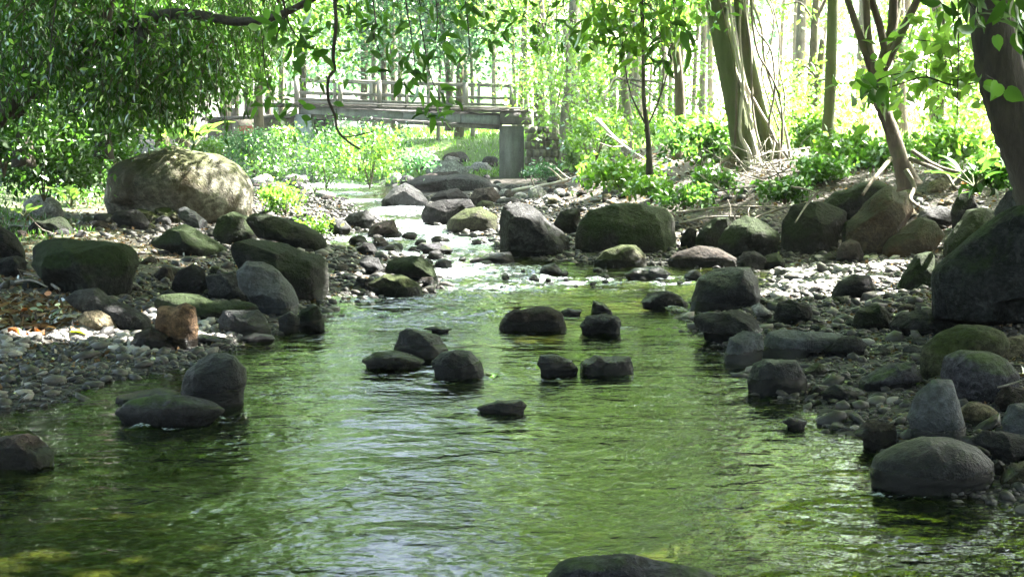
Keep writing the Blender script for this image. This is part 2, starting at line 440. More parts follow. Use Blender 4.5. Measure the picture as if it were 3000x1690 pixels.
def bark_mat(name, dark, light, moss=0.0):
    m, t, out = newmat(name)
    geo = nd(t, 'ShaderNodeNewGeometry')
    mp = nd(t, 'ShaderNodeMapping'); mp.inputs['Scale'].default_value = (1, 1, 0.22); t.links.new(geo.outputs['Position'], mp.inputs[0])
    n1 = noise(t, mp.outputs[0], 14, 5, 0.65, 0.3); n2 = noise(t, geo.outputs['Position'], 2.0, 4)
    c = ramp(t, n1.outputs[0], [(0.32, dark), (0.7, light)])
    c2 = ramp(t, n2.outputs[0], [(0.35, gray(0.6)), (0.7, gray(1.2))])
    col = mixc(t, 0.8, c.outputs[0], c2.outputs[0], 'MULTIPLY')
    if moss:
        f = ramp(t, n2.outputs[0], [(0.62 - 0.3 * moss, gray(0)), (0.8 - 0.3 * moss, gray(1))])
        col = mixc(t, mathn(t, 'MULTIPLY', f.outputs[0], 0.8), col, (0.06, 0.085, 0.02))
    b = nd(t, 'ShaderNodeBsdfPrincipled', i_Roughness=0.8); t.links.new(col, b.inputs['Base Color'])
    bp = nd(t, 'ShaderNodeBump', i_Strength=0.9, i_Distance=0.03); t.links.new(n1.outputs[0], bp.inputs['Height']); t.links.new(bp.outputs[0], b.inputs['Normal'])
    t.links.new(b.outputs[0], out.inputs[0]); return m
BARK = {
 'dark': bark_mat('bark dark', (0.018, 0.014, 0.01), (0.06, 0.048, 0.035)),
 'brown': bark_mat('bark brown', (0.05, 0.038, 0.025), (0.16, 0.125, 0.085), 0.4),
 'grey': bark_mat('bark grey', (0.10, 0.085, 0.07), (0.27, 0.24, 0.2)),
 'mossy': bark_mat('bark mossy', (0.05, 0.055, 0.02), (0.14, 0.14, 0.06), 0.9),
 'pale': bark_mat('bark pale', (0.28, 0.25, 0.2), (0.5, 0.46, 0.4)),
 'wood': bark_mat('cut wood', (0.09, 0.05, 0.025), (0.36, 0.25, 0.14)),
}
def concrete(name, a, b_, streak=True):
    m, t, out = newmat(name)
    geo = nd(t, 'ShaderNodeNewGeometry')
    mp = nd(t, 'ShaderNodeMapping'); mp.inputs['Scale'].default_value = (1, 1, 0.25); t.links.new(geo.outputs['Position'], mp.inputs[0])
    n1 = noise(t, mp.outputs[0], 3.0, 6, 0.65); n2 = noise(t, geo.outputs['Position'], 18, 4)
    c = ramp(t, n1.outputs[0], [(0.3, a), (0.7, b_)]); c2 = ramp(t, n2.outputs[0], [(0.3, gray(0.75)), (0.7, gray(1.1))])
    col = mixc(t, 0.8, c.outputs[0], c2.outputs[0], 'MULTIPLY')
    b = nd(t, 'ShaderNodeBsdfPrincipled', i_Roughness=0.85); t.links.new(col, b.inputs['Base Color'])
    bp = nd(t, 'ShaderNodeBump', i_Strength=0.5, i_Distance=0.02); t.links.new(n2.outputs[0], bp.inputs['Height']); t.links.new(bp.outputs[0], b.inputs['Normal'])
    t.links.new(b.outputs[0], out.inputs[0]); return m

# ================================================================== SETTING
def grid_mesh(name, xs_fn, ys, nx, zf, mat, kind='structure', attrs=None, smooth=True):
    u = np.linspace(-1, 1, nx)
    X = np.array([xs_fn(y) * u for y in ys]); Y = np.repeat(ys[:, None], nx, 1)
    Z = zf(X, Y)
    V = np.stack([X, Y, Z], -1).reshape(-1, 3)
    idx = np.arange(len(ys) * nx).reshape(len(ys), nx)
    q = np.stack([idx[:-1, :-1], idx[:-1, 1:], idx[1:, 1:], idx[1:, :-1]], -1).reshape(-1, 4)
    o = mesh_np(name, V, q.ravel(), np.full(len(q), 4), mat, None, smooth)
    for k, fn in (attrs or {}).items():
        a = o.data.attributes.new(k, 'FLOAT', 'POINT'); a.data.foreach_set('value', fn(X, Y).ravel().astype(np.float32))
    tag(o, kind=kind); return o

def ground_material():
    m, t, out = newmat('ground')
    geo = nd(t, 'ShaderNodeNewGeometry'); P_ = geo.outputs['Position']
    vo = nd(t, 'ShaderNodeTexVoronoi', i_Scale=16.0); t.links.new(P_, vo.inputs['Vector'])
    vs = nd(t, 'ShaderNodeSeparateColor'); t.links.new(vo.outputs['Color'], vs.inputs[0])
    n1 = noise(t, P_, 1.2, 5, 0.6); n2 = noise(t, P_, 11, 5, 0.65)
    grav = ramp(t, vs.outputs[0], [(0.0, (0.007, 0.006, 0.005)), (0.6, (0.022, 0.02, 0.017)), (1.0, (0.07, 0.065, 0.06))])
    dm = ramp(t, vo.outputs['Distance'], [(0.0, gray(1.1)), (0.6, gray(0.25))])
    grav = mixc(t, 0.9, grav.outputs[0], dm.outputs[0], 'MULTIPLY')
    soil = ramp(t, n2.outputs[0], [(0.3, (0.01, 0.007, 0.005)), (0.55, (0.03, 0.022, 0.015)), (0.75, (0.08, 0.063, 0.045))])
    gr = ramp(t, n2.outputs[0], [(0.3, (0.03, 0.07, 0.012)), (0.7, (0.10, 0.19, 0.03))])
    dry = ramp(t, n2.outputs[0], [(0.3, (0.26, 0.23, 0.14)), (0.7, (0.45, 0.42, 0.3))])
    def A(n): return nd(t, 'ShaderNodeAttribute', attribute_name=n).outputs['Fac']
    col = mixc(t, A('soil'), grav, soil.outputs[0])
    col = mixc(t, A('green'), col, gr.outputs[0])
    col = mixc(t, A('dry'), col, dry.outputs[0])
    sx = nd(t, 'ShaderNodeSeparateXYZ'); t.links.new(P_, sx.inputs[0])
    bed = ramp(t, n2.outputs[0], [(0.3, (0.02, 0.024, 0.008)), (0.7, (0.10, 0.10, 0.035))])
    bf = ramp(t, sx.outputs[2], [(0.0, gray(0)), (0.02, gray(0))])
    bf = mathn(t, 'LESS_THAN', sx.outputs[2], -0.02)
    col = mixc(t, mathn(t, 'MULTIPLY', bf, 0.75), col, bed.outputs[0])
    b = nd(t, 'ShaderNodeBsdfPrincipled', i_Roughness=0.8); t.links.new(col, b.inputs['Base Color'])
    hh = mathn(t, 'ADD', mathn(t, 'MULTIPLY', vo.outputs['Distance'], -0.8), mathn(t, 'MULTIPLY', n2.outputs[0], 0.8))
    bp = nd(t, 'ShaderNodeBump', i_Strength=0.9, i_Distance=0.06); t.links.new(hh, bp.inputs['Height']); t.links.new(bp.outputs[0], b.inputs['Normal'])
    t.links.new(b.outputs[0], out.inputs[0]); return m

def zfar(X, Y):
    inside = (np.abs(X) < 39.5) & (Y < 109)
    z = gz(np.clip(X, -39.5, 39.5), np.clip(Y, -3.9, 109))
    far = 0.9 * sst(100, 300, Y) + 10 * sst(45, 160, np.abs(X)) + 34 * sst(120, 330, Y)
    return z + np.where(inside, 0, 1) * 0 + far
def f_soil(X, Y):
    d = gd(X, Y); return sst(1.5, 3.5, d + 0.5 * fnoise(2 * X, 2 * Y)) * 0.9
def f_green(X, Y):
    n = fnoise(X * 1.7, Y * 1.7)
    left = sst(1, 4, -X - 0.35 * Y + 5 + n * 1.5) * sst(18, 24, Y) * sst(2.5, 5, gd(X, Y))
    g = np.exp(-((X + 1.5) / 9) ** 4) * sst(49, 54, Y + n) * (1 - .999 * sst(12, 20, np.abs(X)))
    return np.clip(left * .35 + g, 0, 1) * 0.95
def f_dry(X, Y):
    n = fnoise(X, Y)
    return sst(32, 39, Y + n * 2) * sst(3.0, 6.5, X + n) * (1 - 0.5 * sst(90, 110, Y)) * sst(1.0, 2.5, gz(X, Y) + 1)
gy = np.concatenate([np.arange(-4, 3, 0.5), 3 * (330 / 3.0) ** np.linspace(0, 1, 420)])
grid_mesh('ground', lambda y: 7 + 0.62 * max(y, 0), gy, 380, zfar, ground_material(), attrs={'soil': f_soil, 'green': f_green, 'dry': f_dry})

# water ------------------------------------------------------------
RAPIDS_SHEEN = [(800,476,1.5,.8),(860,480,1.5,.85),(880,500,1.2,.9),(930,517,1.1,.85),(990,542,1.3,.85),(1030,532,1.2,.85),(1060,570,1.4,.9),(1110,590,1.3,1),(1180,600,1.1,1),(1230,605,.7,.8),
 (1000,600,1.0,.8),(930,600,.8,.75),(860,605,.6,.75),(900,640,.5,.4),(1130,655,.8,.55),(1180,680,.8,.6),(1120,690,.5,.5),(1250,700,.7,.55),(1330,705,.5,.8),
 (1380,700,.5,.9),(1440,712,.4,.95),(1500,702,.4,.9),(1560,712,.4,.95),(1620,700,.4,.9),(1690,712,.45,1),(1200,735,.6,.35),(1560,730,.3,.6),(1650,700,.4,1),
 (1750,700,.4,.8),(1600,665,.3,.7),(1090,745,.4,.25),(1160,725,.5,.4),(1220,650,.7,.5),(1150,700,.7,.5),(1250,735,.6,.45),(1080,770,.4,.3),(1180,760,.6,.35),(900,770,.4,.2),(1000,760,.5,.25),(1000,640,1.2,.8),(1150,680,1.3,.82),(1250,725,1.2,.72),(1050,745,1.0,.68),(1200,790,1.0,.52),(950,790,.8,.45),(900,560,1.0,.85),(1150,620,1.3,.95),(1080,700,1.1,.8),(1300,680,.9,.7),  # wide entries also paint sky reflection as pale broken water
 (1222,944,.10,.95),(1120,958,.08,.8),(355,1074,.10,.85),(430,1074,.10,.8),(520,1060,.10,.9),(570,1046,.08,.9),(1400,953,.09,.8),(1575,950,.08,.85),(1350,925,.07,.8),(1580,826,.12,.75),(1340,833,.1,.6),(1700,775,.2,.75),(130,1168,.06,.6),(2210,1240,.1,.8),(2300,1250,.1,.6),(960,925,.05,.6),(1207,1030,.05,.6)]
RAP = [(onz(a, b)[:2], c, d) for a, b, c, d in RAPIDS_SHEEN]
def f_rap(X, Y):
    r = np.zeros(X.shape)
    for p, s, w in RAP:
        r = np.maximum(r, w * np.exp(-(((X - p[0]) / s) ** 2 + ((Y - p[1]) / (s * (1.3 if p[1] > 20 else .6))) ** 2)))
    return r
def wzd(X, Y):
    r = f_rap(X, Y)
    w = np.sin(3.1 * X + 5.3 * Y) + np.sin(-7.3 * X + 4.1 * Y + 1) + 0.7 * np.sin(9 * X + 13 * Y + 2) + 0.6 * np.sin(17 * Y - 5 * X)
    base = 0.004 * (np.sin(2.2 * Y + 1.4 * X) + np.sin(3.7 * Y - 2.3 * X + 1))
    return wz(Y) + base + r * (0.02 * w + 0.012 * (np.sin(23 * X + 11 * Y) + np.sin(31 * Y - 17 * X + 1)))
def water_material():
    m, t, out = newmat('water')
    geo = nd(t, 'ShaderNodeNewGeometry'); P_ = geo.outputs['Position']
    mp = nd(t, 'ShaderNodeMapping'); mp.inputs['Scale'].default_value = (0.75, 1.05, 1); t.links.new(P_, mp.inputs[0])
    a1 = noise(t, mp.outputs[0], 2.6, 3, 0.5, 0.3); a2 = noise(t, mp.outputs[0], 8.5, 2, 0.45, 0.6); a3 = noise(t, mp.outputs[0], 26, 2, 0.5)
    msk = noise(t, P_, 0.9, 2, 0.5)
    mk = ramp(t, msk.outputs[0], [(0.38, gray(0.35)), (0.62, gray(1.0))])
    hh = mathn(t, 'MULTIPLY', a1.outputs[0], 0.7)
    hh = mathn(t, 'ADD', hh, mathn(t, 'MULTIPLY', mathn(t, 'MULTIPLY', a2.outputs[0], 0.33), mk.outputs[0]))
    rp0 = nd(t, 'ShaderNodeAttribute', attribute_name='rapid')
    hh = mathn(t, 'MULTIPLY', hh, mathn(t, 'MULTIPLY_ADD', rp0.outputs['Fac'], 2.0, 1.0))
    hh = mathn(t, 'ADD', hh, mathn(t, 'MULTIPLY', mathn(t, 'MULTIPLY', a3.outputs[0], 0.085), mk.outputs[0]))
    bp = nd(t, 'ShaderNodeBump', i_Strength=1.0, i_Distance=0.055); t.links.new(hh, bp.inputs['Height'])
    fr = nd(t, 'ShaderNodeFresnel', i_IOR=1.34); t.links.new(bp.outputs[0], fr.inputs['Normal'])
    tr = nd(t, 'ShaderNodeBsdfTransparent'); tr.inputs[0].default_value = (0.60, 0.66, 0.34, 1)
    df = nd(t, 'ShaderNodeBsdfDiffuse'); df.inputs[0].default_value = (0.02, 0.034, 0.01, 1)
    mm = nd(t, 'ShaderNodeMixShader', i_0=0.2); t.links.new(tr.outputs[0], mm.inputs[1]); t.links.new(df.outputs[0], mm.inputs[2])
    gl = nd(t, 'ShaderNodeBsdfGlossy', i_Roughness=0.06); t.links.new(bp.outputs[0], gl.inputs['Normal'])
    mx = nd(t, 'ShaderNodeMixShader'); t.links.new(fr.outputs[0], mx.inputs[0]); t.links.new(mm.outputs[0], mx.inputs[1]); t.links.new(gl.outputs[0], mx.inputs[2])
    rp = nd(t, 'ShaderNodeAttribute', attribute_name='rapid')
    fn = noise(t, mp.outputs[0], 13, 5, 0.75, 1.0)
    ff = mathn(t, 'ADD', mathn(t, 'MULTIPLY', rp.outputs['Fac'], 0.47), mathn(t, 'MULTIPLY', fn.outputs[0], 1.15))
    fr2 = ramp(t, ff, [(0.87, gray(0)), (0.97, gray(1))])
    fo = nd(t, 'ShaderNodeBsdfPrincipled', i_Roughness=0.6); fo.inputs['Base Color'].default_value = (0.55, 0.61, 0.66, 1)  # foam colour, doubling as painted sky reflection and sparkle
    t.links.new(bp.outputs[0], fo.inputs['Normal'])
    m3 = nd(t, 'ShaderNodeMixShader'); t.links.new(mathn(t, 'MULTIPLY', fr2.outputs[0], 0.75), m3.inputs[0]); t.links.new(mx.outputs[0], m3.inputs[1]); t.links.new(fo.outputs[0], m3.inputs[2])
    t.links.new(m3.outputs[0], out.inputs[0]); return m
wy = np.concatenate([np.arange(-4, 3, 0.5), 3 * (62 / 3.0) ** np.linspace(0, 1, 620)])
grid_mesh('water', lambda y: 4.5 + 0.42 * max(y, 0), wy, 420, wzd, water_material(), attrs={'rapid': f_rap})

# pebbles: one mass of small stones on banks and bed ------------------
def ico(n):
    import bmesh
    bm = bmesh.new(); bmesh.ops.create_icosphere(bm, subdivisions=n, radius=1.0)
    V = np.array([v.co[:] for v in bm.verts]); F = np.array([[v.index for v in f.verts] for f in bm.faces]); bm.free(); return V, F
ICO = {n: ico(n) for n in (1, 2, 3, 4, 5)}
def noise3(V, f, seed, k=10):
    r = np.random.default_rng(seed); s = 0
    for _ in range(k):
        d = unit(r.normal(size=3)) * f * r.uniform(0.6, 1.6); s = s + np.sin(V @ d + r.uniform(0, 6.28))
    return s / math.sqrt(k)
def pebble_field(name, pts, sizes, mat, label_kind='stuff'):
    V0, F0 = ICO[1]; N = len(pts)
    sc = sizes[:, None] * np.stack([rng.uniform(0.7, 1.3, N), rng.uniform(0.6, 1.1, N), rng.uniform(0.3, 0.7, N)], 1)
    V = V0[None] * (1 + rng.normal(size=(N, len(V0), 1)) * 0.12) * sc[:, None]
    a = rng.uniform(0, 6.28, N); ca, sa = np.cos(a)[:, None], np.sin(a)[:, None]
    tl = rng.normal(size=N)[:, None] * 0.25
    X = V[..., 0] * ca - V[..., 1] * sa; Y = V[..., 0] * sa + V[..., 1] * ca; Z = V[..., 2] + X * tl
    V = np.stack([X, Y, Z], -1) + pts[:, None]
    F = (F0[None] + (np.arange(N) * len(V0))[:, None, None]).reshape(-1)
    o = mesh_np(name, V.reshape(-1, 3), F, np.full(N * len(F0), 3), mat, None, True, None, np.repeat(rng.uniform(0, 1, N), len(F0)))
    return tag(o, kind=label_kind)
def pebble_material(name, stops):
    m, t, out = newmat(name)
    at_ = nd(t, 'ShaderNodeAttribute', attribute_name='tone')
    r = ramp(t, at_.outputs['Fac'], stops)
    geo = nd(t, 'ShaderNodeNewGeometry'); n = noise(t, geo.outputs['Position'], 60, 4, 0.6)
    c = ramp(t, n.outputs[0], [(0.3, gray(0.6)), (0.7, gray(1.2))])
    col = mixc(t, 0.8, r.outputs[0], c.outputs[0], 'MULTIPLY')
    b = nd(t, 'ShaderNodeBsdfPrincipled', i_Roughness=0.6); t.links.new(col, b.inputs['Base Color'])
    bp = nd(t, 'ShaderNodeBump', i_Strength=0.6, i_Distance=0.01); t.links.new(n.outputs[0], bp.inputs['Height']); t.links.new(bp.outputs[0], b.inputs['Normal'])
    t.links.new(b.outputs[0], out.inputs[0]); return m
PEB = pebble_material('pebbles', [(0.0, (0.007, 0.007, 0.007)), (0.4, (0.017, 0.0145, 0.0125)), (0.75, (0.034, 0.029, 0.024)), (0.94, (0.07, 0.062, 0.052)), (1.0, (0.26, 0.23, 0.2))])
def scatter(n, dmin, dmax, ymax, cond=None):
    out = []
    while sum(len(o) for o in out) < n:
        u = rng.uniform(0, 1, 40000); y = 5.2 * (ymax / 5.2) ** u; x = (rng.uniform(-1, 1, 40000)) * (0.45 * y + 1.0)
        d = gd(x, y); k = (d > dmin) & (d < dmax)
        if cond is not None: k &= cond(x, y)
        out.append(np.stack([x[k], y[k]], 1))
    return np.vstack(out)[:n]
p = scatter(42000, -1.2, 3.2, 40, lambda x, y: (gd(x, y) > -.15) | (y < 19))
sz = np.exp(rng.normal(size=len(p)) * 0.6) * 0.0085 * (0.6 + 0.12 * p[:, 1]); sz = np.clip(sz, 0.008, 0.09)
pebble_field('gravel', np.column_stack([p, gz(p[:, 0], p[:, 1]) + sz * 0.2]), sz, PEB)
SUN_TINT_C = np.array([s[0][:2] for s in SUNSPOTS[6:13]] + [onz(a, b)[:2] for a, b in ((1960,700),(2040,690),(2120,690),(2200,680),(2060,725),(1990,742),(2130,715))])  # centres of the sun patches that get paler stones
def near_sun_tint(x, y):
    return np.min(np.hypot(x[:, None] - SUN_TINT_C[:, 0], (y[:, None] - SUN_TINT_C[:, 1]) * .8), axis=1) < .42 + .3 * np.sin(5 * x + 3 * y)
PEB_SUN = pebble_material('dry pebbles', [(0.0, (0.03, 0.026, 0.022)), (0.4, (0.12, 0.11, 0.10)), (0.75, (0.24, 0.225, 0.205)), (1.0, (0.45, 0.42, 0.38))])  # paler pebble tones, sunlight put into the stone colour
p = scatter(4200, 0.12, 4, 24, near_sun_tint)
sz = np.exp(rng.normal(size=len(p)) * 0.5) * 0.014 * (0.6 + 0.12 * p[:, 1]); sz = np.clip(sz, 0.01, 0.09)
pebble_field('sun_tinted_gravel', np.column_stack([p, gz(p[:, 0], p[:, 1]) + sz * 0.35]), sz, PEB_SUN)
p = scatter(2400, -0.9, 5.0, 34, lambda x, y: (gd(x, y) > 0) | (y < 19))
sz = np.clip(np.exp(rng.normal(size=len(p)) * 0.5) * 0.026 * (0.6 + 0.09 * p[:, 1]), 0.02, 0.13)
pebble_field('shingle', np.column_stack([p, gz(p[:, 0], p[:, 1]) + sz * 0.15]), sz, PEB)

# ================================================================== ROCKS
def rock(pts, mat, label, depth=0.8, ang=0.55, sub=None, Y=None, name='rock', cat='rock', group=None, lump=0.06, zlift=0.0, seed=None):
    pts = np.array(pts, float)
    sub = sub or (5 if np.ptp(pts[:, 0]) > 70 else 4)
    seed = int(abs(pts[:, 0].sum() * 7 + pts[:, 1].sum())) if seed is None else seed
    r = np.random.default_rng(seed)
    kb = np.argmax(pts[:, 1]); bx = pts[pts[:, 1] > pts[kb, 1] - 6][:, 0].mean(); by = pts[kb, 1]
    base = G(bx, by) if Y is None else at(bx, by, Y)
    Y0 = base[1]
    if mat == 'dark' and gd(base[0], base[1]) < 0.12: mat = 'wet'
    w = np.ptp(pts[:, 0]) / FPX * Y0; h = np.ptp(pts[:, 1]) / FPX * Y0
    dh = depth * 0.5 * (0.5 * w + 0.5 * min(w, 1.6 * h))
    Yc = Y0 + dh * 0.55
    Wp = np.array([at(a, b, Yc) for a, b in pts])[:, [0, 2]]
    c = np.array([(Wp[:, 0].min() + Wp[:, 0].max()) / 2, (Wp[:, 1].min() + Wp[:, 1].max()) / 2])
    c = 0.5 * c + 0.5 * Wp.mean(0)
    # radial outline as seen from the front
    A = np.linspace(-np.pi, np.pi, 181); R = np.zeros(181)
    Q = np.vstack([Wp, Wp[:1]]) - c
    for i, a in enumerate(A):
        d = np.array([math.cos(a), math.sin(a)]); best = 0
        for p0, p1 in zip(Q[:-1], Q[1:]):
            e = p1 - p0; den = d[0] * e[1] - d[1] * e[0]
            if abs(den) < 1e-12: continue
            t = (p0[0] * e[1] - p0[1] * e[0]) / den; s = (p0[0] * d[1] - p0[1] * d[0]) / den
            if t > 0 and -1e-6 <= s <= 1 + 1e-6: best = max(best, t)
        R[i] = best
    R[R == 0] = R[R > 0].mean()
    ker = np.array([.2, .6, .2]); R = np.convolve(np.concatenate([R[-3:-1], R, R[1:3]]), ker, 'same')[2:-2]
    U, F = ICO[sub]; U = U.copy()
    for _ in range(int(4 + 8 * ang)):
        n = r.normal(size=3); n[1] = -abs(n[1]) * 1.2 - 0.35 if r.uniform() < 0.8 else n[1]; n[2] = abs(n[2]) if r.uniform() < .7 else n[2]
        n /= np.linalg.norm(n)
        d = r.uniform(0.66, 0.95) if ang > 0.15 else r.uniform(0.85, 0.97)
        ex = np.maximum(0, U @ n - d); U -= (ex * (0.45 + 0.5 * min(1, ang * 1.6)))[:, None] * n
    nz = noise3(U, 2.2, seed) * lump + noise3(U, 6, seed + 1) * lump * 0.4 + noise3(U, 14, seed + 2) * lump * 0.2 + noise3(U, 30, seed + 3) * lump * .08 - lump * .7 * np.clip(1 - np.abs(noise3(U * [1, 1, 2.2], 3.2, seed + 4)) * 5, 0, 1) ** 2 * (ang > .15)
    U *= (1 + nz)[:, None]
    phi = np.arctan2(U[:, 2], U[:, 0]); s = np.hypot(U[:, 0], U[:, 2])
    rr = np.interp(phi, A, R)
    bx_ = 0.9
    V = np.stack([c[0] + rr * np.minimum(s ** bx_, 1.1) * np.cos(phi), Yc + dh * U[:, 1], c[1] + rr * np.minimum(s ** bx_, 1.1) * np.sin(phi) + zlift], 1)
    low = V[:, 2] < c[1] - 0.25 * (Wp[:, 1].max() - Wp[:, 1].min())
    V[low, 2] -= 0.12 * h + 0.03
    loc = np.array([c[0], Yc, V[:, 2].min()])
    o = mesh_np(name, V, F.ravel(), np.full(len(F), 3), ROCK[mat], None, True, loc)
    tag(o, label, cat, group); return o
